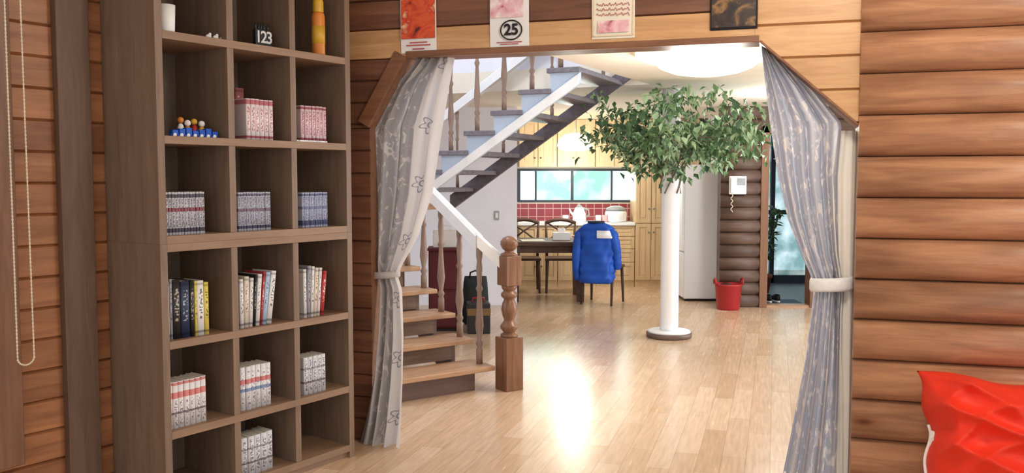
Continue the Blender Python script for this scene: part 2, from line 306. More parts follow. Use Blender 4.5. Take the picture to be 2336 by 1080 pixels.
bm = newbm(); siding(bm, -2.6, 1.27, 0, HZ, .135, .014, False); obj('plank_lining', bm, MT['lining'], wv)
def on_lw(px, py): 
    p = on_plane(px, py, BO+BY*.42, BY); return (p-BO).dot(BX)
bm = newbm(); bx2(bm, (on_lw(130, 500), -.06, 0), (on_lw(204, 500), -.014, HZ)); tag(place(obj('trim_1', bm, MT['post'], None, .004), wv.location, AB), 'dark brown upright board on the left plank wall', 'trim', kind='structure')
bm = newbm(); bx2(bm, (on_lw(0, 500)-.12, -.07, .30), (on_lw(24, 500), -.014, HZ)); tag(place(obj('trim_2', bm, MT['trimz'], None, .004), wv.location, AB), 'brown window casing at the left edge', 'trim', kind='structure')
bm = newbm(); prism(bm, [(-5, -3, HZ), (6, -3, HZ), (6, 2.9, HZ), (-.9, 4.98, HZ), (-1.2, 5.05, HZ), (-5, 5.05, HZ)], (0, 0, .1)); tag(obj('ceiling', bm, MT['cream']), 'ceiling of the near room', 'ceiling', kind='structure')
CZ = 2.35; CT = .195
bm = newbm(); prism(bm, [(-.334, 4.98, CZ), (5.5, 3.25, CZ), (5.5, 14.4, CZ), (-3.2, 14.4, CZ), (-3.2, 9.97, CZ), (1.23, 7.9, CZ)], (0, 0, CT)); tag(obj('ceiling_far', bm, MT['cream']), 'cream ceiling of the far room with the stairwell opening', 'ceiling', kind='structure')
bm = newbm(); prism(bm, [(-3.2, 9.97, CZ+CT), (1.23, 7.9, CZ+CT), (1.28, 8.01, CZ+CT), (-3.2, 10.1, CZ+CT)], (0, 0, 2.1)); tag(obj('wall_stairwell', bm, MT['whitew']), 'white upper wall of the stairwell', 'wall', kind='structure')
bm = newbm(); bx2(bm, (-3.32, 5.75, 0), (-3.2, 14.4, 4.65)); tag(obj('wall_far_left', bm, MT['whitew']), 'white wall on the left of the stairs', 'wall', kind='structure')
bm = newbm(); prism(bm, [(-3.3, 5.72, 4.65), (3, 4.0, 4.65), (3, 10.2, 4.65), (-3.3, 10.2, 4.65)], (0, 0, .1)); tag(obj('ceiling_stairwell', bm, MT['whitew']), 'white ceiling above the stairwell', 'ceiling', kind='structure')
bm = newbm(); bx2(bm, (-3.2, 10.4, 0), (.06, 10.52, CZ)); tag(obj('wall_partition', bm, MT['whitew']), 'white partition wall beside the kitchen', 'wall', kind='structure')
# kitchen wall with window
KY = 12.8; wx0, wz1 = at_y(1180, 385, KY).x, at_y(1180, 385, KY).z; wx1, wz0 = at_y(1447, 462, KY).x, at_y(1447, 462, KY).z
wk = thing('wall_kitchen', 'kitchen wall around the window', 'wall', (0, KY, 0), 0, kind='structure')
bm = newbm(); bx2(bm, (-3.2, 0, 0), (wx0, .14, CZ)); bx2(bm, (wx1, 0, 0), (2.85, .14, CZ)); bx2(bm, (wx0, 0, 0), (wx1, .14, wz0)); bx2(bm, (wx0, 0, wz1), (wx1, .14, CZ)); obj('wall_core', bm, MT['cream'], wk)
bm = newbm(); bx2(bm, (wx0-.1, -.012, .9), (wx1-.02, 0, wz0-.02)); obj('backsplash', bm, MT['tile'], wk)
wn = thing('window_1', 'dark framed sliding window of four panes over the kitchen counter', 'window', ((wx0+wx1)/2, KY, wz0), 0, kind='structure')
hw = (wx1-wx0)/2; hh = wz1-wz0
bm = newbm(); t = .035
bx2(bm, (-hw, -.01, 0), (hw, .1, t)); bx2(bm, (-hw, -.01, hh-t), (hw, .1, hh)); mull = [at_y(p, 420, KY).x-(wx0+wx1)/2 for p in (1180, 1222, 1305, 1395, 1447)]
for i, x in enumerate(mull):
    w_ = .03 if i in (1, 3) else .045; x = max(-hw+w_/2, min(hw-w_/2, x)); bx2(bm, (x-w_/2, -.01, t), (x+w_/2, .1, hh-t))
obj('window_frame', bm, MT['frame'], wn)
for i, (a, b) in enumerate(zip(mull, mull[1:])):
    bm = newbm(); bx2(bm, (a+.01, .04, t), (b-.01, .046, hh-t)); obj('pane', bm, MT['glass2' if i in (1, 2) else 'glass'], wn)
# far log wall with doorway
fw = thing('wall_far_right', 'dark brown log wall beside the entry', 'wall', (0, 10.25, 0), 0, kind='structure')
fx0 = at_y(1640, 600, 10.25).x; fx1 = at_y(1731, 600, 10.25).x; dx1 = at_y(1846, 600, 10.25).x
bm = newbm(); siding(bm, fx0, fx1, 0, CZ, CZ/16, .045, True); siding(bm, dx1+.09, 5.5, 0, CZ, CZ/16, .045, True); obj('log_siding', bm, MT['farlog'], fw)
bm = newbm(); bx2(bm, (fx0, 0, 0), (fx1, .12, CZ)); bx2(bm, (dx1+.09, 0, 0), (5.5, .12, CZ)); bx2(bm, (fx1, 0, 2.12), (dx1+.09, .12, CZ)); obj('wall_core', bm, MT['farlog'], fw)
d1 = thing('door_1', 'brown framed doorway to the entry', 'door', ((fx1+dx1)/2, 10.25, 0), 0, kind='structure'); h = (dx1-fx1)/2
bm = newbm(); bx2(bm, (-h, -.05, 0), (-h+.09, .14, 2.12)); bx2(bm, (h, -.05, 0), (h+.09, .14, 2.12)); bx2(bm, (-h, -.05, 2.04), (h+.09, .14, 2.12)); obj('door_frame', bm, MT['trimz'], d1, .004)
bm = newbm(); bx2(bm, (-h+.09, -.03, 0), (h, .14, .025)); obj('threshold', bm, MT['stair'], d1)
bm = newbm(); bx2(bm, (2.85, 10.4, .001), (5.4, 13.2, .006)); tag(obj('floor_entry', bm, MT['stone']), 'grey tiled floor of the entry', 'floor', kind='structure')
bm = newbm(); bx2(bm, (2.72, 10.37, 0), (2.85, 14.4, CZ)); tag(obj('wall_entry', bm, MT['whitew']), 'white side wall of the entry', 'wall', kind='structure')
d2 = thing('door_2', 'glazed outer door with a grid of bars', 'door', (3.75, 12.6, 0), 0, kind='structure')
bm = newbm(); bx2(bm, (-.85, 0, 0), (-.78, .07, 2.2)); bx2(bm, (.78, 0, 0), (.85, .07, 2.2)); bx2(bm, (-.85, 0, 2.13), (.85, .07, 2.2)); bx2(bm, (-.85, 0, 0), (.85, .07, .12)); bx2(bm, (-.03, 0, 0), (.03, .07, 2.2)); bx2(bm, (-.85, .01, 1.0), (.85, .06, 1.06)); obj('door_frame', bm, MT['frame'], d2)
bm = newbm(); bx2(bm, (-.8, .03, .1), (.8, .036, 2.15)); obj('pane', bm, MT['glass3'], d2)
w2 = thing('wall_far_side', 'white side wall with the wide window', 'wall', (5.4, 0, 0), 0, kind='structure')
bm = newbm(); bx2(bm, (0, 3.2, 0), (.1, 5.0, CZ)); bx2(bm, (0, 9.4, 0), (.1, 14.4, CZ)); bx2(bm, (0, 5, 2.1), (.1, 9.4, CZ)); obj('wall_core', bm, MT['whitew'], w2)
# ------------------------------------------------------------------ bookcases
BW = 1.13; TK = .035; BD = .42; bx0 = -.012
cellx = [bx0+TK/2+(BW-TK)/3*i for i in range(4)]
def case(name, label, z0, z1, shelves, plinth):
    r = thing(name, label, 'bookcase', tuple(BO+Vector((0, 0, z0))), AB); H = z1-z0; p = plinth
    for i, x in enumerate(cellx):
        bm = newbm(); e = 0 if i in (0, 3) else p+TK; bx2(bm, (x-TK/2, 0 if i in (0, 3) else .004, e), (x+TK/2, BD, H if i in (0, 3) else H-TK)); obj('side_panel' if i in (0, 3) else 'divider', bm, MT['casez'], r, .0015)
    for nm, z in [('bottom_panel', p)]+[('shelf', s-z0-TK/2) for s in shelves]+[('top_panel', H-TK)]:
        bm = newbm(); bx2(bm, (cellx[0]+TK/2, 0, z), (cellx[3]-TK/2, BD-.01, z+TK)); obj(nm, bm, MT['case'], r, .0015)
    bm = newbm(); bx2(bm, (cellx[0]+TK/2, BD-.012, p), (cellx[3]-TK/2, BD-.002, H)); obj('back_panel', bm, MT['caseb'], r)
    if p:
        bm = newbm(); bx2(bm, (cellx[0]+TK/2, .02, 0), (cellx[3]-TK/2, .05, p)); obj('plinth', bm, MT['case'], r)
case('bookcase', 'lower brown nine-cell bookcase standing on the floor by the left wall', 0, 1.22, (.375, .775), .035)
case('bookcase', 'upper brown nine-cell bookcase stacked on the lower one', 1.22, 2.6, (1.672, 2.12), 0)
ROWZ = [2.12+TK/2, 1.672+TK/2, 1.22+TK, .775+TK/2, .375+TK/2, .035+TK]
def bpt(x, y, z): return tuple(BO+BX*x+BY*y+Vector((0, 0, z)))
def book_mesh(t, d, h, m):
    bm = newbm(); c = .0016; n0 = 0; r = min(.006, t*.3)
    bx2(bm, (-t/2, r, 0), (-t/2+c, d, h)); bx2(bm, (t/2-c, r, 0), (t/2, d, h))
    pr = [(-t/2, r), (-t/2+t*.06, r*.5), (-t/2+t*.2, r*.1), (0, 0), (t/2-t*.2, r*.1), (t/2-t*.06, r*.5), (t/2, r), (t/2, r+.002), (-t/2, r+.002)]
    for f in prism(bm, [(a, b, 0) for a, b in pr], (0, 0, h))[:6]: f.smooth = True
    k = len(bm.faces)
    bx2(bm, (-t/2+c, r+.002, .003), (t/2-c, d-.004, h-.003)); bm.faces.ensure_lookup_table()
    for i in range(k, len(bm.faces)): bm.faces[i].material_index = 1
    o = obj('book', bm, [m, MT['pages']]); return o
ORD = ['first', 'second', 'third', 'fourth', 'fifth', 'sixth', 'seventh', 'eighth', 'ninth', 'tenth', 'eleventh', 'twelfth', 'thirteenth', 'fourteenth']
SP = dict(
 pinkw=spine('spine_pink_white', (226, 214, 214), [(.86, .97, (196, 120, 130)), (.04, .10, (180, 100, 110))][::-1], (176, 84, 96), (.2, .8), .5),
 pinkr=spine('spine_rose', (220, 196, 200), [(.05, .12, (160, 90, 104)), (.9, .96, (170, 100, 110))], (166, 80, 100), (.2, .85), .48),
 redb=spine('spine_red_band', (204, 203, 210), [(.06, .16, (92, 90, 102)), (.54, .63, (150, 62, 70)), (.86, .95, (96, 94, 106))], (74, 72, 86), (.18, .84), .45),
 greyb=spine('spine_grey_band', (192, 194, 206), [(.06, .14, (88, 92, 112)), (.5, .58, (136, 104, 116)), (.9, .96, (106, 108, 128))], (78, 80, 100), (.16, .88), .44),
 blueb=spine('spine_blue_band', (184, 190, 210), [(.06, .2, (92, 98, 132)), (.52, .6, (124, 128, 160)), (.9, .96, (98, 106, 142))], (80, 88, 124), (.2, .88), .44),
 redt=spine('spine_red_top', (224, 219, 219), [(.3, .34, (130, 120, 130)), (.64, .77, (206, 120, 116)), (.92, .98, (204, 130, 126))], (120, 100, 110), (.05, .6), .54),
 redc=spine('spine_red_crest', (222, 220, 223), [(.42, .50, (130, 150, 182)), (.60, .71, (198, 112, 112))], (100, 96, 116), (.06, .9), .56),
 greyt=spine('spine_grey_text', (210, 210, 216), [(.3, .35, (130, 120, 126)), (.66, .71, (150, 140, 146))], (96, 92, 104), (.1, .92), .5))
def plainsp(n, c, ink): return spine('spine_'+n, c, [(.05, .09, tuple(int(v*.7) for v in c)), (.92, .96, tuple(int(v*.8) for v in c))], ink, (.3, .85), .54)
WH = plainsp('white', (226, 224, 221), (60, 58, 66)); CR = plainsp('cream', (220, 208, 192), (110, 60, 50)); BK = plainsp('black', (34, 32, 36), (190, 180, 160)); NV = plainsp('navy', (40, 52, 78), (190, 190, 200))
YE = plainsp('yellow', (216, 196, 92), (60, 50, 30)); GR = plainsp('grey', (156, 156, 162), (40, 40, 50)); RD = plainsp('red', (176, 54, 58), (235, 220, 210)); BL = plainsp('blue', (170, 190, 216), (70, 90, 130)); PKB = plainsp('dusty_rose', (140, 88, 86), (216, 182, 174))
def row(r, pl, pr, pb, n, h, m, desc, group, d=.115, y=.035):
    x0 = on_b(pl, pb, y)[0]; x1 = on_b(pr, pb, y)[0]; c = max(i for i in range(3) if cellx[i] < (x0+x1)/2); x0 = max(x0, cellx[c]+TK/2+.002); t = (x1-x0)/n
    for i in range(n):
        hh = h*(1+random.uniform(-.006, .006)); o = book_mesh(t-.0014, d, hh, m); place(o, bpt(x0+t*(i+.5), y+random.uniform(0, .006), ROWZ[r]), AB)
        tag(o, f'{ORD[i]} from left of the {desc}', 'book', group)
row(1, 563, 625, 310, 6, .195, SP['pinkw'], 'six pink-white volumes beside the dark rose book, middle column', 'pink-white volumes in the middle column')
row(1, 689, 746, 315, 7, .185, SP['pinkr'], 'seven rose volumes over the flat booklet, right column', 'rose volumes in the right column')
o = book_mesh(.05, .12, .25, PKB); place(o, bpt(on_b(550, 310, .12)[0], .12, ROWZ[1]), AB); tag(o, 'taller dusty rose book set back beside the pink-white volumes', 'book')
row(2, 372, 470, 520, 14, .19, SP['redb'], 'fourteen white volumes with a red spine band, left column', 'red-banded volumes in the left column')
row(2, 545, 620, 513, 12, .185, SP['greyb'], 'twelve grey-white banded volumes beside the middle column divider', 'grey-banded volumes in the middle column')
row(2, 691, 750, 507, 10, .18, SP['blueb'], 'ten bluish white volumes in the right column', 'bluish volumes in the right column')
row(4, 379, 474, 968, 7, .21, SP['redt'], 'seven red-topped white volumes in the left column', 'red-topped volumes in the left column')
row(4, 551, 621, 922, 6, .21, SP['redc'], 'six white volumes with red and blue crests, middle column', 'crested volumes in the middle column')
row(4, 694, 745, 880, 5, .195, SP['greyt'], 'five grey-lettered white volumes below the leaning books, right column', 'grey-lettered volumes in the right column')
row(5, 554, 626, 1085, 5, .19, SP['greyt'], 'five grey-lettered white volumes on the bottom shelf', 'grey-lettered volumes on the bottom shelf')
def mixed(pl, pb, lst, r=3, y=.035):
    x = on_b(pl, pb, y)[0]; c = max(i for i in range(3) if cellx[i] < x+.03); x = max(x, cellx[c]+TK/2+.003)
    for (t, h, d, m, lean, lab) in lst:
        o = book_mesh(t, d, h, m); a = math.radians(lean)
        o.location = bpt(x+t/2*math.cos(a), y, ROWZ[r]+t/2*abs(math.sin(a))); o.rotation_euler = (0, a, AB); x += t+.0015; tag(o, lab, 'book', 'mixed books on the fourth row')
mixed(375, 765, [(.024, .26, .15, WH, 0, 'white hardback against the bookcase left panel, fourth row'), (.012, .27, .15, GR, 0, 'thin grey book between the white hardback and the black books'), (.04, .265, .16, BK, 0, 'thick black book, left of the two black spines'), (.045, .255, .16, NV, 0, 'thick navy book beside the thick black book'), (.022, .255, .15, BK, 0, 'narrow black book between navy and yellow spines'), (.012, .25, .15, YE, 0, 'thin yellow book right of the narrow black book'), (.035, .25, .15, WH, 0, 'broad white book with dark lettering between two yellow spines'), (.024, .24, .15, YE, 0, 'wider yellow book ending the dark and white group')])
mixed(549, 735, [(.022, .235, .15, WH, 0, 'upright white book by the first divider, fourth row'), (.026, .245, .15, CR, 1.5, 'cream book second in the middle column, fourth row'), (.02, .235, .15, WH, 3, 'slim white book leaning on the cream book'), (.014, .25, .15, BK, 4, 'thin black book among the leaning white books'), (.024, .25, .15, WH, 5, 'white leaning book right of the thin black one'), (.012, .26, .15, RD, 6, 'thin red book in the middle column leaning group'), (.026, .255, .15, BL, 7, 'pale blue book leaning near the right of the middle group'), (.03, .26, .15, WH, 8, 'last white book of the leaning middle group')])
mixed(694, 708, [(.02, .25, .15, WH, 0, 'white book upright by the second divider, fourth row'), (.022, .265, .15, GR, 2, 'grey book in the right column leaning group'), (.018, .26, .15, WH, 3, 'slim white book right of the grey leaning book'), (.022, .25, .15, CR, 4, 'cream book leaning in the right column'), (.018, .25, .15, WH, 5, 'white book leaning before the red one'), (.026, .23, .15, RD, 7, 'red book ending the right column leaning group')])
# little things on the shelves
def prop(name, label, cat, px, py, y, r, build, group=None):
    t = thing(name, label, cat, bpt(on_b(px, py, y)[0], y, ROWZ[r]), AB, group); build(t); return t
def b_tumbler(t):
    bm = newbm(); lathe(bm, [(.03, 0), (.034, .01), (.038, .12), (.036, .12), (.03, .012)], seg=20); obj('body', bm, MT['paper'], t)
prop('tumbler', 'white tumbler on the top visible shelf, cut by the left panel', 'cup', 380, 70, .06, 0, b_tumbler)
for i, (px, lab) in enumerate(((476, 'small white trinket, leftmost of three on the top left shelf'), (492, 'small white trinket between two others on the top left shelf'), (508, 'small white trinket nearest the divider on the top left shelf'))):
    def b_tr(t):
        bm = newbm(); ball(bm, (0, 0, .011), .013, (1.1, .9, .85)); ball(bm, (.006, -.002, .022), .007); obj('body', bm, MT['paper'], t)
    prop('trinket', lab, 'ornament', px, 92, .05, 0, b_tr, 'white trinkets on the top left shelf')
def b_num(t):
    bm = newbm(); bx2(bm, (-.05, 0, 0), (.05, .05, .012)); bx2(bm, (-.047, .006, .012), (-.0165, .03, .085)); bx2(bm, (-.015, .006, .012), (.015, .03, .085)); bx2(bm, (.0165, .006, .012), (.047, .03, .085)); obj('block', bm, MT['black'], t, .002)
    bm = newbm()
    for x in (-.036, -.018, -.004, .012, .034): tube(bm, [(x, .02, .08), (x*1.05, .02, .1), (x*1.05+.003, .02, .118)], [.007, .006, .003], 8)
    obj('finial', bm, MT['black'], t)
    for c_, x in (('1', -.032), ('2', 0), ('3', .032)): text(c_, .08, MT['digit'], t, (x, .004, .046), bold=.0012)
prop('number_ornament', 'black block ornament showing the white digits 123', 'ornament', 604, 113, .05, 0, b_num)
def b_bot(t):
    bm = newbm(); lathe(bm, [(.03, 0), (.034, .006), (.034, .2), (.03, .215), (.026, .22)], seg=20); obj('body', bm, MT['orange'], t)
    bm = newbm(); lathe(bm, [(.027, .22), (.028, .225), (.028, .275), (.024, .285)], seg=20); obj('cap', bm, MT['yellow'], t)
    bm = newbm(); lathe(bm, [(.0346, .06), (.0348, .06), (.0348, .15), (.0346, .15)], seg=20); obj('label_band', bm, MT['yellow'], t)
prop('bottle', 'tall orange and yellow cylinder bottle on the top right shelf', 'bottle', 727, 130, .06, 0, b_bot)
def b_train(t):
    bm = newbm()
    for i in range(7):
        x = -.1+.034*i; bx2(bm, (x, 0, .008), (x+.028, .03, .03+.006*(i % 3)))
    bx2(bm, (-.105, .004, .004), (.135, .026, .012)); obj('block_row', bm, MT['blue'], t, .002)
    bm = newbm()
    for i in range(7): tube(bm, [(-.09+.034*i, -.002, .008), (-.09+.034*i, .032, .008)], .008, 10)
    obj('wheel', bm, MT['paper'], t)
prop('toy_train', 'low blue toy train of small blocks on the left shelf', 'toy', 440, 305, .05, 1, b_train)
for px, m, m2, hgt, lab in ((412, 'paper', 'orange', .1, 'cream toy figure with orange head behind the toy train'), (428, 'orange', 'paper', .085, 'orange toy figure with white head behind the toy train'), (443, 'redp', 'yellow', .095, 'red toy figure with yellow head behind the toy train'), (460, 'yellow', 'paper', .085, 'yellow toy figure with white head, rightmost behind the train')):
    def b_fig(t):
        bm = newbm(); lathe(bm, [(.015, 0), (.017, .01), (.013, hgt*.5), (.007, hgt*.62)], seg=12); obj('body', bm, MT[m], t)
        bm = newbm(); ball(bm, (0, 0, hgt*.78), .015); obj('head', bm, MT[m2], t)
    prop('toy_figure', lab, 'toy', px, 290, .11, 1, b_fig, 'toy figures on the left shelf')
o = book_mesh(.008, .14, .2, WH); o.rotation_euler = (0, PI/2, AB); tag(o, 'thin white booklet lying flat under the rose volumes', 'book')
o.location = bpt(cellx[2]+TK/2+.005, .008, ROWZ[1]+.0045); o.scale = (1, .15, 1)
# roller blind chain
rb = thing('roller_blind', 'white bead chain loop of the window blind at far left', 'blind', bpt(on_lw(40, 300), .30, 0), AB)
bm = newbm(); tube(bm, [(-.5, 0, 2.45), (.08, 0, 2.45)], .03, 14); obj('roller', bm, MT['paper'], rb)
bm = newbm(); pl = BO+BY*.30; p0 = RM[rb.name].inverted()
def bp(px, py): return p0 @ on_plane(px, py, pl, BY)
ca, cb_, cc, cd = bp(10, 0), bp(40, 815), bp(78, 815), bp(46, 0); path = []
top1 = ca+(ca-cb_)*.3; top2 = cd+(cd-cc)*.3; path = [top1+(cb_-top1)*k/120 for k in range(121)]
mid = (cb_+cc)/2; rad = (cc-cb_).length/2
for k in range(1, 12): path.append(mid+Vector((-rad*math.cos(PI*k/12), 0, -rad*1.0*math.sin(PI*k/12))))
path += [cc+(top2-cc)*k/120 for k in range(121)]
tube(bm, path, .0026, 6)
for p in path[::1]: bmesh.ops.create_icosphere(bm, subdivisions=1, radius=.0048, matrix=Matrix.Translation(p))
obj('bead_chain', bm, MT['cordw'], rb)
# ------------------------------------------------------------------ posters on the header
def poster(name, label, cat, pl, pr, pb, ztop, mats):
    a0, z0 = on_w(pl, pb, -.025); a1, _ = on_w(pr, pb, -.025); t = thing(name, label, cat, tuple(O1+V*((a0+a1)/2)-W*.022+Vector((0, 0, z0))), A1); w = a1-a0; h = ztop-z0
    bm = newbm(); n = 8 # a slightly curled sheet
    prof = [(-.006*math.sin(PI*i/n)-.002*i/n, h*i/n) for i in range(n+1)]; prism(bm, [(-w/2, a, b) for a, b in prof]+[(-w/2, a+.0012, b) for a, b in prof[::-1]], (w, 0, 0)); obj('sheet', bm, mats, t)
    return t, w, h
def plate(bm, x0, z0, x1, z1, y=-.012): bx2(bm, (x0, y, z0), (x1, y+.003, z1))
t, w, h = poster('wall_calendar', 'red-orange food picture calendar with white foot, leftmost over the opening', 'calendar', 915, 996, 122, 2.62, MT['paper'])
bm = newbm(); plate(bm, -w/2+.006, .075, w/2-.006, h-.03); obj('picture', bm, MT['photo'], t)
bm = newbm()
for z, l in ((.055, .05), (.04, .07), (.02, .035)): plate(bm, -l, z-.003, l, z+.003, -.0085)
obj('print_lines', bm, MT['inkr'], t)
t, w, h = poster('wall_calendar', 'pink and white calendar with 25 in a black circle', 'calendar', 1118, 1207, 108, 2.6, MT['paper'])
bm = newbm(); plate(bm, -w/2+.004, .15, w/2-.03, h-.02); obj('picture', bm, MT['photop'], t)
bm = newbm(); cx, cz = .012, .084
tube(bm, [(cx+.058*math.cos(2*PI*k/28), -.012, cz+.05*math.sin(2*PI*k/28)) for k in range(28)], .0036, 6, closed=True); obj('ring_print', bm, MT['ink'], t)
text('25', .08, MT['ink'], t, (cx, -.012, cz), bold=.0026)
bm = newbm()
for z, l in ((.022, .07), (.012, .05)): plate(bm, -l, z-.002, l, z+.002, -.008)
obj('print_lines', bm, MT['inkr'], t)
t, w, h = poster('poster', 'cream sheet with red script lines above the opening', 'poster', 1350, 1448, 90, 2.6, MT['cork'])
bm = newbm(); random.seed(3)
for z in (.17, .145, .12, .235, .21):
    pts = [(-.085+.17*k/40, -.011, z+.006*math.sin(k*1.7)+.004*math.sin(k*.9)) for k in range(41)]; tube(bm, pts, .0016, 5)
obj('script_lines', bm, MT['inkr'], t)
bm = newbm(); bx2(bm, (-w/2+.006, -.009, .012), (w/2-.006, -.0075, .018)); bx2(bm, (-w/2+.006, -.009, .012), (-w/2+.012, -.0075, h-.02)); bx2(bm, (w/2-.012, -.009, .012), (w/2-.006, -.0075, h-.02)); obj('border_print', bm, MT['photo2'], t)
bm = newbm(); plate(bm, -.08, .03, .08, .09, -.0095); obj('picture', bm, MT['photop'], t)
t, w, h = poster('poster', 'dark brown picture with gold figures, rightmost over the opening', 'poster', 1620, 1728, 70, 2.6, MT['ink'])
bm = newbm(); plate(bm, -w/2+.008, .012, w/2-.008, h-.02, -.011); obj('picture', bm, MT['darkp'], t)
bm = newbm(); tube(bm, [(-w/2+.005, -.012, .008), (w/2-.005, -.012, .008), (w/2-.005, -.012, h-.01), (-w/2+.005, -.012, h-.01)], .004, 6, closed=True); obj('frame', bm, MT['ink'], t)
# ------------------------------------------------------------------ curtains
def curtain(label, rows, dfn, folds, ampf, m, tie_y, tiem, tie_px, extra=None):
    R = []
    for py, l, r in rows:
        d = dfn(py); a, z = on_w(l, py, d); b, _ = on_w(r, py, d); R.append((z, a, b, d, py))
    c0 = O1+V*((R[-1][1]+R[-1][2])/2); t = thing('curtain', label, 'curtain', (c0.x, c0.y, 0), A1); inv = RM[t.name].inverted()
    bm = newbm(); uv = bm.loops.layers.uv.new('UVMap'); NR, NC = 90, 110; grid = []
    z_hi, z_lo = R[0][0], max(R[-1][0], .004)
    for i in range(NR+1):
        z = z_hi+(z_lo-z_hi)*i/NR
        for A, B in zip(R, R[1:]):
            if A[0] >= z >= B[0]: break
        k = (A[0]-z)/max(A[0]-B[0], 1e-6); k = max(0, min(1, k)); l = A[1]+(B[1]-A[1])*k; r = A[2]+(B[2]-A[2])*k; d = A[3]+(B[3]-A[3])*k; py = A[4]+(B[4]-A[4])*k
        am = ampf(py); rowv = []
        for j in range(NC+1):
            u = j/NC; ph = 2*PI*folds*u+.7*math.sin(z*2.2+u*4); off = am*(math.sin(ph)+.3*math.sin(1.7*ph+z*2))
            p = O1+V*(l+(r-l)*(u+.012*math.sin(ph*1.0+1)))+W*(d+off); p.z = z; rowv.append((bm.verts.new(inv @ p), u, z))
        grid.append(rowv)
    for i in range(NR):
        for j in range(NC):
            q = (grid[i][j], grid[i][j+1], grid[i+1][j+1], grid[i+1][j]); f = bm.faces.new([v[0] for v in q]); f.smooth = True
            for lp, v in zip(f.loops, q): lp[uv].uv = (v[1], v[2]/2.3)
    o = obj('fabric', bm, m, t, recalc=False)
    dt = dfn(tie_y); a, z = on_w(tie_px[0], tie_y, dt); b, _ = on_w(tie_px[1], tie_y, dt); ca = (a+b)/2; rx = (b-a)/2; ry = ampf(tie_y)*1.35+.016; hgt = tie_px[2]; bm = newbm(); rings = []
    for zz, o_ in ((-hgt, 0), (-hgt*.6, .006), (hgt*.6, .006), (hgt, 0), (hgt, -.006), (-hgt, -.006)):
        ring = []
        for k in range(32):
            c, s = math.cos(2*PI*k/32), math.sin(2*PI*k/32); p = O1+V*(ca+(rx+o_)*c)+W*(dt+(ry+o_)*s); p.z = z+zz+.006*c; ring.append(bm.verts.new(inv @ p))
        rings.append(ring)
    for i in range(6):
        for k in range(32): bm.faces.new((rings[i][k], rings[i][(k+1) % 32], rings[(i+1) % 6][(k+1) % 32], rings[(i+1) % 6][k])).smooth = True
    obj('tieback', bm, tiem, t)
    if extra: extra(t, inv)
    return t
def dl_(py): return .07 if py < 640 else .07-.13*min(1, (py-640)/260)
def al_(py): return .03 if py < 450 else (.03-.006*(py-450)/180 if py < 630 else .024+.018*min(1, (py-630)/300))
curtain('grey printed curtain with flowered pale border tied at the left jamb', [(118, 968, 1040), (150, 945, 1032), (200, 902, 1022), (290, 855, 1006), (440, 852, 982), (540, 853, 950), (600, 856, 918), (628, 860, 907), (660, 864, 918), (760, 858, 924), (860, 848, 924), (960, 832, 920), (1042, 814, 914)], dl_, 4, al_, MT['curl'], 626, MT['tiel'], (853, 910, .02))
def dr_(py): return .07
def ar_(py): return .033 if py < 500 else (.033-.007*(py-500)/150 if py < 650 else .026+.014*min(1, (py-650)/300))
def lining(t, inv):
    bm = newbm(); pts = []
    for py, l, r in ((298, 1912, 1953), (400, 1896, 1953), (640, 1900, 1949), (1000, 1908, 1944), (1100, 1908, 1941)):
        rw = []
        for j in range(13):
            a, z = on_w(l+(r-l)*j/12, py, .085); p = O1+V*a+W*(.088+.008*math.sin(j*1.2)); p.z = max(z, .004); rw.append(bm.verts.new(inv @ p))
        pts.append(rw)
    for A, B in zip(pts, pts[1:]):
        for j in range(12): bm.faces.new((A[j], A[j+1], B[j+1], B[j])).smooth = True
    obj('lining', bm, MT['liner'], t)
curtain('blue-grey printed curtain gathered by a white tieback at the log wall', [(92, 1736, 1745), (120, 1738, 1768), (200, 1746, 1852), (285, 1756, 1922), (400, 1773, 1912), (500, 1796, 1912), (580, 1826, 1914), (640, 1853, 1922), (668, 1855, 1926), (720, 1850, 1922), (850, 1832, 1920), (1000, 1802, 1918), (1112, 1778, 1916)], dr_, 4.5, ar_, MT['curr'], 647, MT['tie'], (1849, 1945, .034), lining)
# ------------------------------------------------------------------ staircase
u = Vector((math.cos(math.radians(34.9)), math.sin(math.radians(34.9)), 0)); r_ = Vector((-u.y, u.x, 0)); R0 = Vector((-.118, 6.15, 0)); Z = Vector((0, 0, 1))
st = thing('staircase', 'open wooden staircase with turned balusters and pale handrails, turning at a landing', 'staircase', (-.03, 6.2, 0), math.radians(34.9))
RUN, RISE, Z1 = .27, .155, .18; LZ = Z1+RISE*7; LEN = .85
def spart(name, bm, m, bev=0): return obj(name, bm, MT[m], st, bev, world=True)
for k in range(7):
    z = Z1+RISE*k; p = R0+r_*(RUN*k)
    bm = newbm(); q = [p, p+r_*.30, p+r_*.30-u*LEN, p-u*LEN]; prism(bm, [v+Z*(z-.035) for v in q], (0, 0, .035)); spart('tread', bm, 'stair', .006)
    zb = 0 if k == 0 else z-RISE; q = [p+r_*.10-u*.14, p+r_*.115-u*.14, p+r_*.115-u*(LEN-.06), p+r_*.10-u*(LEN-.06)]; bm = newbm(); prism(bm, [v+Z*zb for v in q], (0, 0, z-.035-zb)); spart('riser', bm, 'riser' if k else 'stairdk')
def stringer(org, dr, sd, th, poly): 
    bm = newbm(); prism(bm, [org+dr*a+Z*b for a, b in poly], sd*th); return bm
pl_ = [(.10, 0)]
for k in range(7): pl_ += [(.10+RUN*k, Z1+RISE*k-.035), (.10+RUN*(k+1), Z1+RISE*k-.035)]
pl_ += [(RUN*7+.10, LZ-.04), (RUN*7+.10, LZ-.3), (.42, 0)]
for off in (.11, LEN-.03): spart('stringer', stringer(R0-u*off, r_, -u, .03, pl_), 'stairdk')
A2 = -math.radians(25); V2 = Vector((math.cos(A2), math.sin(A2), 0)); W2 = Vector((-math.sin(A2), math.cos(A2), 0))
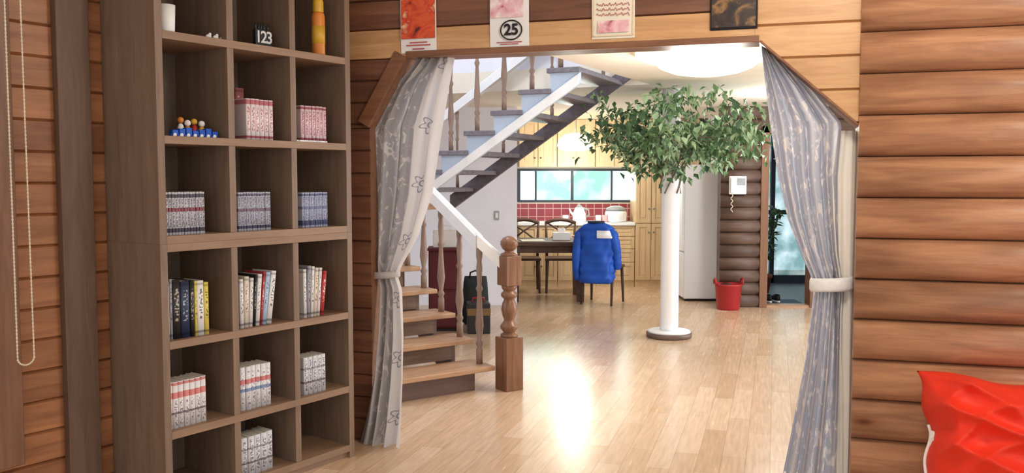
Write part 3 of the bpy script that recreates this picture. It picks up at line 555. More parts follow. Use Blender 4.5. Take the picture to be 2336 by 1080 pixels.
NO = Vector((-.63, 7.5, 0)); T0 = -.49; RU, RS = .25, .16; WU = 1.1
LR = R0+r_*(RUN*7); LL = LR-u*LEN; N0 = NO+V2*T0; FS = N0+W2*WU
bm = newbm(); prism(bm, [v+Z*(LZ-.05) for v in (LR, N0+V2*.02, FS+V2*.02, LL+r_*1.2, LL)], (0, 0, .05)); spart('landing', bm, 'stair')
for v in (LR-u*.05+r_*.05, LL+u*.05+r_*.05, LL+r_*1.1+u*.1, FS-V2*.55-W2*.1):
    bm = newbm(); box(bm, (v.x, v.y, (LZ-.05)/2), (.09, .09, LZ-.05), math.radians(34.9)); spart('landing_post', bm, 'newel', .004)
NK = 7
for k in range(NK):
    z = LZ+RS*(k+1); p = NO+V2*(T0+RU*k); q = [p-W2*.03, p+V2*.28-W2*.03, p+V2*.28+W2*(WU+.01), p+W2*(WU+.01)]
    bm = newbm(); prism(bm, [v+Z*(z-.04) for v in q], (0, 0, .04)); spart('tread', bm, 'treadup', .005)
def nose(t): return LZ+RS*(1+(t-T0)/RU)
pl_ = [(T0+.02, nose(T0)-RS)]
for k in range(NK): pl_ += [(T0+.02+RU*k, LZ+RS*(k+1)-.04), (T0+.02+RU*(k+1), LZ+RS*(k+1)-.04)]
te = T0+.02+RU*NK; pl_ += [(te, nose(te)-.30), (T0+.02, nose(T0+.02)-.30)]
spart('stringer', stringer(NO, V2, W2, .04, pl_), 'bluew')
spart('stringer_trim', stringer(NO-W2*.014, V2, W2, .014, [(T0, nose(T0)-.305), (te, nose(te)-.305), (te, nose(te)-.225), (T0, nose(T0)-.225)]), 'railw')
tf = 1.4
spart('stringer', stringer(NO+W2*(WU-.05), V2, W2, .04, [(T0+.02, nose(T0)-.23), (tf, nose(tf)-.21), (tf, nose(tf)-.08), (T0+.02, nose(T0)-.08)]), 'farstr')
def baluster(p, z0, z1, f=1.0):
    h = z1-z0; bm = newbm(); s = .017
    pr = [(s, 0), (s, h*.12), (.012, h*.14), (.02, h*.17), (.011, h*.2), (.022, h*.32), (.016, h*.45), (.011, h*.6), (.019, h*.63), (.011, h*.66), (.016, h*.8), (.012, h*.86), (.016, h*.9), (.016, h)]
    lathe(bm, [(r*f, z) for r, z in pr], (p.x, p.y, z0), 12); spart('baluster', bm, 'balus')
def railz(s): return 1.06+.495*(s-.13)
ra = Vector((-.06, 6.225, .90)); rm = R0-u*.05+r_*.13; rm.z = railz(.13); rbb = R0-u*.05+r_*(RUN*7); rbb.z = railz(RUN*7)
for k in range(7):
    s = RUN*k+.13; baluster(R0-u*.05+r_*s, Z1+RISE*k, railz(s)-.02, 1.4)
def rail(a, b, w=.07, h=.105, bm=None):
    d = (b-a); sd = Vector((-d.y, d.x, 0)).normalized()*w/2; bm = bm or newbm()
    prism(bm, [a+sd-Z*h/2, a-sd-Z*h/2, a-sd*.9+Z*h*.35, a-sd*.4+Z*h/2, a+sd*.4+Z*h/2, a+sd*.9+Z*h*.35], d); return bm
dm = (rm-ra).normalized()*.02; bm = rail(ra, rm+dm); rail(rm, rbb, bm=bm); spart('handrail', bm, 'railw')
for k in range(NK):
    p = NO+V2*(T0+RU*k+.1)+W2*.03; zt = LZ+RS*(k+1); baluster(p, zt, nose(T0+RU*k+.1)+.83, 1.2)
    if k % 2 == 0:
        p2 = NO+V2*(T0+RU*k+.1)+W2*(WU-.04); baluster(p2, zt, nose(T0+RU*k+.1)+.68)
for off, hz in ((.03, .86), (WU-.04, .72)):
    a = NO+V2*(T0-.05)+W2*off; b = NO+V2*(te-.02)+W2*off; a.z = nose(T0-.05)+hz; b.z = nose(te-.02)+hz; spart('handrail', rail(a, b), 'railw')
bm = newbm(); nc = Vector((-.02, 6.2, 0)); an = math.radians(34.9)
box(bm, (nc.x, nc.y, .19), (.145, .145, .38), an); box(bm, (nc.x, nc.y, .855), (.125, .125, .21), an)
lathe(bm, [(.062, .38), (.062, .40), (.04, .41), (.062, .44), (.066, .46), (.05, .48), (.036, .50), (.05, .54), (.058, .58), (.05, .62), (.036, .65), (.058, .67), (.06, .69), (.04, .71), (.055, .73), (.055, .75)], nc, 20)
lathe(bm, [(.062, .96), (.062, .975), (.035, .985), (.03, .995), (.05, 1.01), (.064, 1.04), (.062, 1.065), (.04, 1.09), (.015, 1.1)], nc, 20)
spart('newel_post', bm, 'newel', .004)
# ------------------------------------------------------------------ column, artificial tree, lamps
cp = Vector((1.5, 8.3, 0)); co = thing('column', 'round white column rising from a brown-edged base', 'column', tuple(cp))
bm = newbm(); lathe(bm, [(.088, .06), (.086, .1), (.084, 1.5), (.084, CZ)], seg=32); obj('shaft', bm, MT['white'], co)
bm = newbm(); lathe(bm, [(.205, 0), (.215, .008), (.215, .045), (.2, .05)], seg=40); obj('base_edge', bm, MT['stairdk'], co)
bm = newbm(); lathe(bm, [(.205, .049), (.195, .064), (.09, .066)], seg=40); obj('base_top', bm, MT['white'], co)
tr = thing('artificial_tree', 'green artificial tree canopy wrapped round the white column', 'tree', (cp.x, cp.y, 1.4))
random.seed(11); bm = newbm(); tips = []
for k in range(12):
    a = 2*PI*k/12+random.uniform(-.15, .15); R = random.uniform(.5, .84); z1 = random.uniform(.45, .75); pts = []
    for i in range(9):
        f = i/8; rr = .092+R*f**1.1; pts.append((rr*math.cos(a+.5*f), rr*math.sin(a+.5*f), .12+z1*f**.7-.4*max(0, f-.6)+.025*math.sin(7*f+k)))
    tube(bm, pts, [.007*(1-.75*i/8) for i in range(9)], 6); tips.append([Vector(p) for p in pts])
    for j in (2, 3, 4, 5, 6):
        b0 = Vector(pts[j]); dv = Vector((random.uniform(-1, 1), random.uniform(-1, 1), random.uniform(-.4, .6))).normalized()*.22; pt2 = [b0+dv*q/4+Vector((0, 0, .03*math.sin(q*.7)-.012*q*q*.5)) for q in range(5)]; tube(bm, pt2, [.004, .0035, .003, .0025, .002], 5); tips.append(pt2)
for k in range(5): # vine stems winding round the shaft
    a0 = k*1.3; tube(bm, [(.093*math.cos(a0+q*.25), .093*math.sin(a0+q*.25), -.03+.045*q) for q in range(14)], .007, 6)
obj('branch', bm, MT['bark'], tr)
bm = newbm(); cl = []
for k in range(190):
    if k % 2 == 0:
        b = random.choice(tips); c = Vector(random.choice(b[1:]))
    else:
        rr = .9*math.sqrt(random.random()); an = random.uniform(0, 2*PI); c = Vector((rr*math.cos(an), rr*math.sin(an), random.uniform(.24+.24*(rr/.85)**1.3-.12*(math.cos(an) > .6), .9)))
    cl.append(c)
for c in cl:
    mi = random.choice((0, 0, 1, 1, 2)); n_ = random.randint(8, 15); sx_ = random.uniform(.06, .11)
    for q in range(n_):
        p = c+Vector((random.gauss(0, sx_), random.gauss(0, sx_), random.gauss(0, .055)-.02))
        if p.z > .92 or p.z < .06 or not .10 < math.hypot(p.x, p.y) < .97: continue
        M = Matrix.Translation(p) @ Matrix.Rotation(random.uniform(0, 2*PI), 4, 'Z') @ Matrix.Rotation(random.uniform(.1, 1.3), 4, 'Y') @ Matrix.Rotation(random.uniform(-.6, .6), 4, 'X'); L = random.uniform(.065, .115); w_ = L*.28
        vs = [bm.verts.new(M @ Vector(v)) for v in ((0, 0, 0), (L*.4, w_, .006), (L, 0, -.010), (L*.4, -w_, .006), (L*.45, 0, -.002))]
        for f in ((0, 4, 1), (1, 4, 2), (2, 4, 3), (3, 4, 0)):
            fc = bm.faces.new([vs[i] for i in f]); fc.material_index = mi if random.random() < .7 else random.randint(0, 2)
obj('foliage', bm, [MT['leaf1'], MT['leaf2'], MT['leaf3']], tr, recalc=False)
la = on_z(1612, 140, 2.28); cl_ = thing('ceiling_lamp', 'large glowing white ceiling lamp near the opening', 'lamp', (la.x, la.y, CZ))
bm = newbm(); lathe(bm, [(.44, 0), (.47, -.012), (.47, -.04), (.41, -.06), (.36, -.065)], seg=48); obj('mounting_plate', bm, MT['lampring'], cl_)
bm = newbm(); lathe(bm, [(.02, -.165), (.12, -.16), (.22, -.143), (.30, -.113), (.34, -.08), (.345, -.062)], seg=48); obj('lamp_shade', bm, MT['lamp'], cl_)
pp = at_y(1312, 325, 11.6); pn = thing('pendant_lamp', 'glowing pendant lamp hanging over the dining table', 'lamp', (pp.x, pp.y, pp.z))
bm = newbm(); lathe(bm, [(.05, .12), (.14, .1), (.22, .03), (.235, -.05), (.21, -.09), (.12, -.11), (.03, -.115)], seg=28); obj('lamp_shade', bm, MT['pend'], pn)
bm = newbm(); tube(bm, [(0, 0, .11), (0, 0, CZ-pp.z)], .006, 8); lathe(bm, [(.05, CZ-pp.z-.02), (.05, CZ-pp.z)], seg=16); obj('cord', bm, MT['grey'], pn)
# ------------------------------------------------------------------ kitchen
def cabinet(label, x0, x1, z0, z1, y, dp, fronts, group=None):
    t = thing('cabinet', label, 'cabinet', ((x0+x1)/2, y, z0), 0, group); w = x1-x0; h = z1-z0
    bm = newbm(); bx2(bm, (-w/2, .02, 0), (w/2, dp, h)); obj('body', bm, MT['kit'], t)
    for kind, a, b, c, d, hx in fronts:
        bm = newbm(); a2, b2 = -w/2+w*a+.004, -w/2+w*b-.004; c2, d2_ = h*c+.004, h*d-.004; f = min(.05, (d2_-c2)*.25)
        bx2(bm, (a2, .006, c2), (b2, .02, d2_))
        for q in ((a2, c2, a2+f, d2_), (b2-f, c2, b2, d2_), (a2+f, c2, b2-f, c2+f), (a2+f, d2_-f, b2-f, d2_)): bx2(bm, (q[0], -.004, q[1]), (q[2], .006, q[3]))
        g = f*1.5; bx2(bm, (a2+g, .0, c2+g), (b2-g, .006, d2_-g)); o = obj(kind, bm, MT['kit'], t, .002)
        bm = newbm(); hz = (c2+d2_)/2 if kind == 'drawer' else (c2+.12 if z0 > 1.2 else (d2_-.12 if d < .8 else c2+.2)); hx_ = a2+(b2-a2)*hx
        ball(bm, (hx_, -.016, hz), .013); tube(bm, [(hx_, -.004, hz), (hx_, -.016, hz)], .006, 8); obj('knob', bm, MT['steel'], o)
    return t
tx = at_y(1449, 600, 12.2).x
for i in range(2): cabinet(('tall light wood cabinet beside the kitchen window', 'tall light wood cabinet behind the white column')[i], tx+.44*i, tx+.44*(i+1)-.005, 0, CZ-.005, 12.2, .585, [('door', 0, .5, .04, .38, .85), ('door', .5, 1, .04, .38, .15), ('door', 0, .5, .38, 1, .85), ('door', .5, 1, .38, 1, .15)], 'tall kitchen cabinets')
bw = (tx-.1)/3
cabinet('base cabinet at the left end of the kitchen counter', .1, .1+bw-.004, 0, .86, 12.22, .56, [('door', 0, .5, .1, 1, .85), ('door', .5, 1, .1, 1, .15)])
cabinet('base cabinet under the middle of the kitchen counter', .1+bw, .1+2*bw-.004, 0, .86, 12.22, .56, [('door', 0, .5, .1, 1, .85), ('door', .5, 1, .1, 1, .15)])
cabinet('drawer cabinet next to the tall kitchen cabinets', .1+2*bw, tx-.006, 0, .86, 12.22, .56, [('drawer', 0, 1, .1, .4, .5), ('drawer', 0, 1, .4, .62, .5), ('drawer', 0, 1, .62, .82, .5), ('drawer', 0, 1, .82, 1, .5)])
bm = newbm(); bx2(bm, (.08, 12.19, .86), (tx-.006, 12.785, .9)); tag(obj('worktop', bm, MT['white'], bev=.004), 'white kitchen worktop below the window', 'worktop')
uw = (tx-.1)/3
for i in range(3): cabinet(('wall cabinet above the left window panes', 'wall cabinet above the middle window panes', 'wall cabinet above the right window panes')[i], .1+uw*i, .1+uw*(i+1)-.006, 1.68, CZ-.002, 12.42, .379, [('door', 0, .5, 0, 1, .85), ('door', .5, 1, 0, 1, .15)], 'wall cabinets over the window')
k = at_y(1322, 500, 12.35).x; t = thing('kettle', 'white kettle on the worktop before the window', 'kettle', (k, 12.4, .9))
bm = newbm(); lathe(bm, [(.08, 0), (.095, .02), (.09, .12), (.06, .2), (.05, .21)], seg=20); obj('body', bm, MT['white'], t)
bm = newbm(); lathe(bm, [(.05, .21), (.03, .235), (.012, .24), (.014, .26)], seg=16); obj('lid', bm, MT['grey'], t)
bm = newbm(); tube(bm, [(.08, 0, .06), (.14, 0, .1), (.13, 0, .17), (.055, 0, .2)], .012, 8); obj('handle', bm, MT['grey'], t); bm = newbm(); tube(bm, [(-.08, 0, .1), (-.12, 0, .14), (-.14, 0, .19)], [.022, .014, .01], 8); obj('spout', bm, MT['white'], t)
k = at_y(1405, 500, 12.4).x; t = thing('rice_cooker', 'white rice cooker at the right of the worktop', 'rice cooker', (k, 12.42, .9))
bm = newbm(); lathe(bm, [(.12, 0), (.15, .02), (.155, .13), (.14, .16)], seg=24); obj('body', bm, MT['white'], t); bm = newbm(); lathe(bm, [(.145, .16), (.13, .2), (.07, .225), (.02, .23)], seg=24); obj('lid', bm, MT['grey'], t)
for px, lab, m in ((1365, 'white cup between kettle and rice cooker', 'paper'), (1380, 'pink cup between the white cup and rice cooker', 'pink'), (1290, 'white mug left of the kettle on the worktop', 'white')):
    k = at_y(px, 500, 12.35).x; bm = newbm(); lathe(bm, [(.03, 0), (.038, .01), (.042, .1), (.038, .1), (.034, .015)], seg=16); tag(place(obj('cup', bm, MT[m]), (k, 12.34, .9)), lab, 'cup')
# dining table and chairs
tb = thing('dining_table', 'dark brown dining table in front of the kitchen', 'table', (.44, 11.05, 0)); TW = .5
bm = newbm(); bx2(bm, (-TW, -.4, .69), (TW, .4, .74)); obj('tabletop', bm, MT['dark'], tb, .006)
bm = newbm(); bx2(bm, (-TW+.08, -.33, .60), (TW-.08, .33, .69)); obj('apron', bm, MT['dark'], tb)
for sx in (-1, 1):
    for sy in (-1, 1):
        bm = newbm(); x, y = sx*(TW-.1), sy*.33; lathe(bm, [(.042*1.41, 0), (.056*1.41, .60), (.056*1.41, .69)], (0, 0, 0), 4); bmesh.ops.rotate(bm, verts=bm.verts[:], matrix=Matrix.Rotation(PI/4, 3, 'Z')); bmesh.ops.translate(bm, verts=bm.verts[:], vec=(x, y, 0))
        for f in bm.faces: f.smooth = False
        obj('leg', bm, MT['dark'], tb)
JL = (1.10, 10.62, 0); JA = math.radians(-24)
ch = thing('dining_chair', 'dark wood dining chair under the blue jacket', 'chair', JL, JA, 'dark dining chairs') # back towards -y
bm = newbm(); prism(bm, [(-.2, -.2, .43), (.2, -.2, .43), (.225, .2, .43), (-.225, .2, .43)], (0, 0, .035)); obj('seat', bm, MT['dark'], ch, .01)
for sx in (-1, 1):
    bm = newbm(); tube(bm, [(sx*.19, .18, .43), (sx*.2, .19, .2), (sx*.205, .2, 0)], [.02, .018, .014], 8); obj('leg', bm, MT['dark'], ch)
    bm = newbm(); tube(bm, [(sx*.185, -.19, .43), (sx*.185, -.2, .2), (sx*.19, -.235, 0)], [.02, .018, .014], 8); obj('leg', bm, MT['dark'], ch)
bm = newbm()
for sx in (-1, 1): tube(bm, [(sx*.185, -.19, .43), (sx*.19, -.205, .7), (sx*.2, -.235, .93)], [.02, .017, .016], 8)
tube(bm, [(-.2, -.235, .91), (-.1, -.255, .945), (0, -.26, .955), (.1, -.255, .945), (.2, -.235, .91)], .024, 8)
tube(bm, [(-.19, -.205, .66), (0, -.235, .66), (.19, -.205, .66)], .014, 8)
tube(bm, [(-.17, -.21, .67), (0, -.245, .8), (.18, -.235, .91)], .012, 8); tube(bm, [(.17, -.21, .67), (0, -.245, .8), (-.18, -.235, .91)], .012, 8)
obj('backrest', bm, MT['dark'], ch)
dup(ch, (.16, 11.7, 0), PI, 'dark dining chair across the table, its crossed back showing on the left', 'dark dining chairs')
dup(ch, (.66, 11.7, 0), PI, 'dark dining chair across the table behind the white tissue box', 'dark dining chairs')
jk = thing('jacket', 'bright blue padded jacket hung on the dining chair back', 'jacket', JL, JA); random.seed(5)
def shell(bm, secs, a0, a1, n, grow=0, closed=True, amp=1):
    rings = []
    for z, rx, ry, cy in secs:
        rg = []
        for k in range(n if closed else n+1):
            a = a0+(a1-a0)*k/n; wv_ = 1+amp*(.05*math.sin(5*a+z*14)+.035*math.sin(9*a-z*23)+.04*math.sin(z*62)); c, s = math.cos(a), math.sin(a)
            rg.append(bm.verts.new((math.copysign(abs(c)**.75, c)*(rx+grow)*wv_, cy+math.copysign(abs(s)**.8, s)*(ry+grow)*wv_, z)))
        rings.append(rg)
    for A, B in zip(rings, rings[1:]):
        m_ = len(A)
        for k in range(m_ if closed else m_-1): bm.faces.new((A[k], A[(k+1) % m_], B[(k+1) % m_], B[k])).smooth = True
    return rings
def densify(s, n=4):
    o = []
    for A, B in zip(s, s[1:]):
        for q in range(n): o.append(tuple(A[i]+(B[i]-A[i])*q/n for i in range(4)))
    return o+[s[-1]]
secs = densify([(.985, .07, .04, -.25), (.99, .1, .05, -.25), (.965, .16, .07, -.245), (.92, .208, .09, -.235), (.84, .216, .1, -.225), (.72, .216, .11, -.22), (.6, .214, .115, -.22), (.48, .216, .125, -.225), (.36, .216, .135, -.23), (.28, .208, .13, -.235), (.27, .19, .115, -.235)])
bm = newbm(); rg = shell(bm, secs, 0, 2*PI, 48); bm.faces.new(rg[0]); obj('body', bm, MT['blue'], jk)
bm = newbm(); shell(bm, densify([(.90, .212, .093, -.233), (.87, .214, .097, -.23), (.825, .216, .104, -.224), (.81, .216, .106, -.222)], 5), -PI*.47, -PI*.02, 24, .008, False); obj('white_panel', bm, MT['white'], jk)
for sx, pts in ((-1, [(-.165, -.235, .9), (-.212, -.245, .84), (-.225, -.275, .7), (-.23, -.29, .56), (-.225, -.29, .42), (-.215, -.28, .3)]), (1, [(.165, -.235, .9), (.21, -.24, .84), (.238, -.235, .72), (.246, -.21, .6), (.25, -.2, .5), (.245, -.19, .44)])):
    bm = newbm(); P2 = []; R2 = []; rs = [.05, .06, .058, .054, .05, .04]
    for i in range(5):
        for q in range(4): f = q/4; P2.append(Vector(pts[i]).lerp(Vector(pts[i+1]), f)); R2.append((rs[i]+(rs[i+1]-rs[i])*f)*(1+.07*math.sin((i*4+q)*2.1)))
    P2.append(Vector(pts[5])); R2.append(rs[5]); tube(bm, P2, R2, 14); obj('sleeve', bm, MT['blue'], jk)
bm = newbm(); tube(bm, [(.09*math.cos(a), -.25+.05*math.sin(a), .995) for a in [2*PI*k/16 for k in range(16)]], .018, 8, closed=True); obj('collar', bm, MT['navy'], jk)
t = thing('tissue_box', 'white tissue box on the dining table', 'box', (.62, 11.0, .74)); bm = newbm(); bx2(bm, (-.11, -.06, 0), (.11, .06, .1)); obj('box', bm, MT['paper'], t, .006)
bm = newbm(); prism(bm, [(-.04, 0, .1), (.04, 0, .1), (.055, .005, .14), (.02, -.01, .16), (-.01, .005, .145), (-.05, 0, .155)], (0, .004, 0)); obj('tissue', bm, MT['paper'], t)
bm = newbm(); prism(bm, [(-.15, -.1, 0), (.14, -.11, 0), (.15, .09, 0), (-.14, .1, 0)], (0, 0, .012)); tag(place(obj('magazine', bm, MT['cork'], bev=.002), (.25, 10.85, .74), .2), 'pale magazine lying flat on the dining table', 'magazine')
bm = newbm(); lathe(bm, [(.02, 0), (.045, .01), (.09, .06), (.086, .06), (.04, .014)], seg=20); tag(place(obj('bowl', bm, MT['pink']), (.83, 11.0, .74)), 'small pale pink bowl beside the tissue box', 'bowl')
# things under and behind the stairs
t = thing('storage_cabinet', 'burgundy storage cabinet behind the stair balusters', 'cabinet', (-.68, 8.75, 0), .05); bm = newbm(); bx2(bm, (-.15, -.16, .03), (.15, .16, .80)); obj('body', bm, MT['burg'], t, .012)
bm = newbm(); bx2(bm, (-.14, -.175, .05), (.14, -.16, .4)); bx2(bm, (-.14, -.175, .42), (.14, -.16, .78)); obj('drawer', bm, MT['burg'], t, .005)
bm = newbm(); bx2(bm, (-.16, -.18, .80), (.16, .17, .825)); obj('top_panel', bm, MT['burg'], t, .004); bm = newbm(); bx2(bm, (-.13, -.14, 0), (.13, .14, .03)); obj('foot', bm, MT['ink'], t)
t = thing('paper_bag', 'white paper bag standing on the burgundy cabinet', 'bag', (-.66, 8.75, .825), .1); bm = newbm(); prism(bm, [(-.13, -.05, 0), (.13, -.05, 0), (.13, .05, 0), (-.13, .05, 0)], (0, 0, .17)); obj('body', bm, MT['paper'], t, .006)
bm = newbm(); tube(bm, [(-.05, -.05, .16), (-.045, -.05, .21), (0, -.05, .22), (.045, -.05, .21), (.05, -.05, .16)], .004, 6); obj('handle', bm, MT['cordw'], t)
t = thing('tote_bag', 'dark green-grey cloth bag behind the stair balusters', 'bag', (-.38, 9.05, 0)); bm = newbm()
rg = shell(bm, [(0, .11, .07, 0), (.02, .13, .085, 0), (.25, .135, .085, 0), (.43, .12, .06, 0), (.5, .11, .03, 0)], 0, 2*PI, 28); bm.faces.new(rg[0]); bm.faces.new(rg[-1]); obj('body', bm, MT['green'], t)
bm = newbm(); tube(bm, [(-.06, -.03, .48), (-.05, -.03, .54), (0, -.03, .56), (.05, -.03, .54), (.06, -.03, .48)], .009, 8); obj('handle', bm, MT['black'], t)
t = thing('toolbox', 'black box with an ochre band behind the stair balusters', 'box', (-.33, 8.55, 0), .1); bm = newbm(); bx2(bm, (-.11, -.11, 0), (.11, .11, .3)); obj('body', bm, MT['black'], t, .01)
bm = newbm(); bx2(bm, (-.113, -.113, .18), (.113, .113, .25)); obj('band', bm, MT['ochre'], t, .002); bm = newbm(); tube(bm, [(-.06, 0, .29), (-.055, 0, .34), (.055, 0, .34), (.06, 0, .29)], .009, 8); obj('handle', bm, MT['redp'], t)
sw = at_y(1133, 492, 10.39); t = thing('light_switch', 'small light switch on the white partition', 'switch', (sw.x, 10.4, sw.z)); bm = newbm(); bx2(bm, (-.03, -.01, -.055), (.03, 0, .055)); obj('plate', bm, MT['grey'], t, .003); bm = newbm(); bx2(bm, (-.015, -.016, -.03), (.015, -.01, .03)); obj('rocker', bm, MT['paper'], t, .002)
# fridge, intercom, basket, entry things
f0 = at_y(1555, 600, 10.75).x; f1 = at_y(1648, 600, 10.75).x; fz = at_y(1600, 376, 10.75).z
t = thing('refrigerator', 'tall plain white refrigerator between the column and the dark log wall', 'refrigerator', ((f0+f1)/2, 10.75, 0)); w = (f1-f0)/2
bm = newbm(); bx2(bm, (-w+.03, 0, .03), (w, .62, fz)); obj('body', bm, MT['white'], t, .01); bm = newbm(); bx2(bm, (-w, .004, .05), (-w+.03, .616, .6)); obj('door', bm, MT['white'], t, .01); bm = newbm(); bx2(bm, (-w, .004, .615), (-w+.03, .616, fz)); o = obj('door', bm, MT['white'], t, .01)
bm = newbm(); tube(bm, [(-w, .3, .75), (-w-.02, .3, .78), (-w-.02, .3, 1.2), (-w, .3, 1.23)], .01, 8); obj('handle', bm, MT['grey'], o); bm = newbm(); bx2(bm, (-w+.05, .03, 0), (w-.03, .58, .03)); obj('foot', bm, MT['black'], t)
ic = at_y(1682, 423, 10.2); t = thing('intercom', 'white intercom handset panel on the dark log wall', 'intercom', (ic.x, 10.204, ic.z))
bm = newbm(); bx2(bm, (-.1, -.035, -.105), (.1, 0, .105)); obj('body', bm, MT['white'], t, .008); bm = newbm(); bx2(bm, (-.01, -.04, .0), (.085, -.035, .08)); obj('screen', bm, MT['grey'], t)
bm = newbm(); bx2(bm, (-.09, -.06, -.09), (-.045, -.035, .09)); obj('handset', bm, MT['paper'], t, .01); bm = newbm(); tube(bm, [(-.068+.012*math.sin(k*1.1), -.03, -.105-.011*k) for k in range(20)], .005, 6); obj('cord', bm, MT['cordw'], t)
bk = on_z(1658, 704); t = thing('basket', 'red plastic basket with two handles on the floor by the log wall', 'basket', (bk.x, bk.y-.06, 0)); bm = newbm()
lathe(bm, [(.125, 0), (.13, .01), (.152, .27), (.16, .28), (.16, .30), (.15, .30), (.145, .27), (.12, .015), (.02, .012)], seg=36); obj('body', bm, MT['redp'], t)
for sx in (-1, 1):
    bm = newbm(); tube(bm, [(sx*.152, -.06, .29), (sx*.157, -.05, .34), (sx*.16, 0, .36), (sx*.157, .05, .34), (sx*.152, .06, .29)], .011, 8); obj('handle', bm, MT['redp'], t)
t = thing('potted_plant', 'leafy plant in a clay pot inside the entry', 'plant', (3.3, 11.55, .006)); bm = newbm(); lathe(bm, [(.1, 0), (.13, .2), (.145, .2), (.145, .24), (.12, .24), (.1, .2)], seg=24); obj('pot', bm, MT['terr'], t)
random.seed(9); bm = newbm(); bl = newbm()
for k in range(11):
    a = k*.62; pts = [(.03*math.cos(a)+.2*(q/6)**1.5*math.cos(a), .03*math.sin(a)+.2*(q/6)**1.5*math.sin(a), .2+.14*q+.05*(k % 3)*q/6) for q in range(7)]; tube(bm, pts, .006, 6)
    for q in range(2, 7):
        for s in range(4):
            M = Matrix.Translation(pts[q]) @ Matrix.Rotation(random.uniform(0, 2*PI), 4, 'Z') @ Matrix.Rotation(random.uniform(-.5, .7), 4, 'Y'); L = .13; vs = [bl.verts.new(M @ Vector(v)) for v in ((0, 0, 0), (.05, .026, .004), (L, 0, -.02), (.05, -.026, .004))]; bl.faces.new(vs)
obj('stem', bm, MT['leaf3'], t); obj('foliage', bl, MT['leaf1'], t, recalc=False)
bm = newbm(); bx2(bm, (2.98, 10.42, .006), (3.5, 10.8, .018)); tag(obj('doormat', bm, MT['navy'], bev=.004), 'dark doormat just inside the entry doorway', 'mat')
for i, (x, y, a, lab) in enumerate(((3.1, 10.62, .2, 'dark shoe, left of the pair on the doormat'), (3.22, 10.64, .05, 'dark shoe, right of the pair on the doormat'))):
    t = thing('shoe', lab, 'shoe', (x, y, .018), a, 'shoes on the doormat'); bm = newbm(); prism(bm, [(.04*math.cos(q)*(1 if math.sin(q) > 0 else .85), .13*math.sin(q), 0) for q in [2*PI*j/20 for j in range(20)]], (0, 0, .02)); obj('sole', bm, MT['paper'], t)
    bm = newbm(); rr = []
    for z, f, y0, y1 in ((.02, 1, -.125, .128), (.05, .95, -.122, .12), (.075, .75, -.12, .03), (.085, .65, -.115, .0)): rr.append([bm.verts.new((.04*f*math.cos(q), (y0+y1)/2+(y1-y0)/2*math.sin(q), z)) for q in [2*PI*j/20 for j in range(20)]])
    for A, B in zip(rr, rr[1:]):
        for j in range(20): bm.faces.new((A[j], A[(j+1) % 20], B[(j+1) % 20], B[j])).smooth = True
    bm.faces.new(rr[0]); obj('upper', bm, MT['ink'], t)
# ------------------------------------------------------------------ red floor cushion
cx_ = Vector((2.225, 3.56, 0)); bb = thing('floor_cushion', 'bright red floor cushion with a pointed corner by the log wall', 'cushion', tuple(cx_), A1); bm = newbm(); random.seed(2)
NU = 84; WB, HB, TB = .98, .665, .26; tilt = Matrix.Rotation(math.radians(-18), 4, 'X'); fr, bk_ = {}, {}
def ridge(x): return (1-abs(math.sin(x)))**1.4
def pil(uu, vv, s):
    x = WB/2*uu*(1-.10*(1-vv*vv)); z = HB/2*vv*(1-.05*(1-uu*uu)); th = TB*(max(0, 1-uu**4)**.65)*(max(0, 1-vv**4)**.65)
    du, dv = uu+1, 1-vv; dist = math.hypot(du, dv); ang = math.atan2(dv, du)
    wr = .075*ridge(4.2*ang+.8*math.sin(3*dist))*math.exp(-dist*.45)*min(1, dist*2.5)+.06*ridge(2.6*uu+3.4*vv+1.2*math.sin(3*vv+uu))+.035*ridge(6*vv-3*uu+1.5*math.sin(4*uu))
    y = -s*(th+wr*min(1, th*7)); x += .012*math.sin(9*vv)*(uu < 0)*abs(uu); z += .01*math.sin(8*uu+1)*(vv > 0)*vv
    if vv < 0: x *= 1+.1*vv*vv; y *= 1+.5*vv*vv*(1-abs(vv))
    return tilt @ Vector((x, y, z+HB/2-.03*(uu+1)*(vv > 0)*vv))
for s, D in ((1, fr), (-1, bk_)):
    for i in range(NU+1):
        for j in range(NU+1):
            if s == -1 and (i in (0, NU) or j in (0, NU)): D[i, j] = fr[i, j]; continue
            D[i, j] = bm.verts.new(pil(-1+2*i/NU, -1+2*j/NU, s))
    for i in range(NU):
        for j in range(NU): bm.faces.new((D[i, j], D[i+1, j], D[i+1, j+1], D[i, j+1])).smooth = True
zm = min(v.co.z for v in bm.verts); bmesh.ops.translate(bm, verts=bm.verts[:], vec=(0, 0, -zm+.001)); edge = [fr[0, j].co.copy()+Vector((-.004, -.01, 0)) for j in range(4, NU-8)]
obj('body', bm, MT['red'], bb)
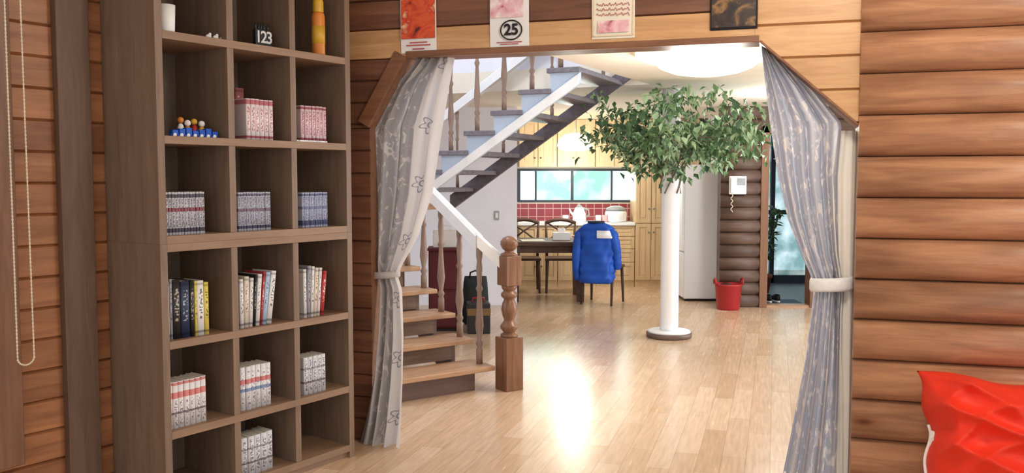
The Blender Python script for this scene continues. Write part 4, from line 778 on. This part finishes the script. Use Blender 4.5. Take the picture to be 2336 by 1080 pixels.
bm = newbm(); tube(bm, edge[::2][:-10], .007, 8); e0 = edge[44]; tube(bm, [e0+Vector((.0, -.012, 0)), e0+Vector((.03, -.09, -.04)), e0+Vector((.06, -.16, -.1)), e0+Vector((.1, -.22, -.17))], .006, 8); prism(bm, [e0+Vector((-.006, -.015, .03)), e0+Vector((.035, -.04, .02)), e0+Vector((-.004, -.02, -.07))], (0, -.004, 0)); obj('strap', bm, MT['paper'], bb)
# ------------------------------------------------------------------ light
w = bpy.data.worlds.new('sky'); bpy.context.scene.world = w; w.use_nodes = True; bg = w.node_tree.nodes['Background']; bg.inputs[0].default_value = (.90, .95, 1.0, 1); bg.inputs[1].default_value = 1.6
def light(name, kind, loc, e, c, size=.2, rot=None, sy=None, spec=1):
    l = bpy.data.lights.new(name, kind); l.energy = e; l.color = c; l.specular_factor = spec
    if kind == 'AREA':
        l.size = size
        if sy: l.shape = 'RECTANGLE'; l.size_y = sy
    else: l.shadow_soft_size = size
    o = bpy.data.objects.new(name, l); C.objects.link(o); o.location = loc
    if rot: o.rotation_euler = rot
    return o
light('near_room_lamp', 'POINT', (1.2, 2.7, 2.8), 66, (1, .93, .82), .2)
light('far_room_lamp', 'POINT', (la.x, la.y, 2.05), 55, (1, .97, .92), .25, spec=.5)
light('kitchen_lamp', 'POINT', (pp.x, pp.y, pp.z-.3), 40, (1, .97, .9), .2, spec=.2)
light('hall_fill', 'POINT', (2.75, 8.6, 2.15), 44, (.92, .96, 1), .15, spec=.4)  # added fill without a fixture, brightens the refrigerator, log wall and basket
light('stairwell_lamp', 'POINT', (-.8, 7.0, 4.3), 80, (.85, .92, 1), .25)
light('side_window_daylight', 'AREA', (5.35, 7.2, 1.1), 105, (.86, .94, 1), 2.0, (0, PI/2, 0), 4.0)
light('kitchen_window_daylight', 'AREA', (.92, 13.1, 1.42), 24, (.92, .98, 1), 1.6, (-PI/2, 0, 0), .5, spec=.5)
# ------------------------------------------------------------------ camera
cam = bpy.data.cameras.new('camera'); co_ = bpy.data.objects.new('camera', cam); C.objects.link(co_); co_.location = CAM; co_.rotation_euler = (PI/2-TH, 0, 0); cam.sensor_fit = 'HORIZONTAL'; cam.sensor_width = 36; cam.lens = 36*F/2336; cam.clip_start = .05
bpy.context.scene.camera = co_
bpy.context.scene.view_settings.view_transform = 'Standard'
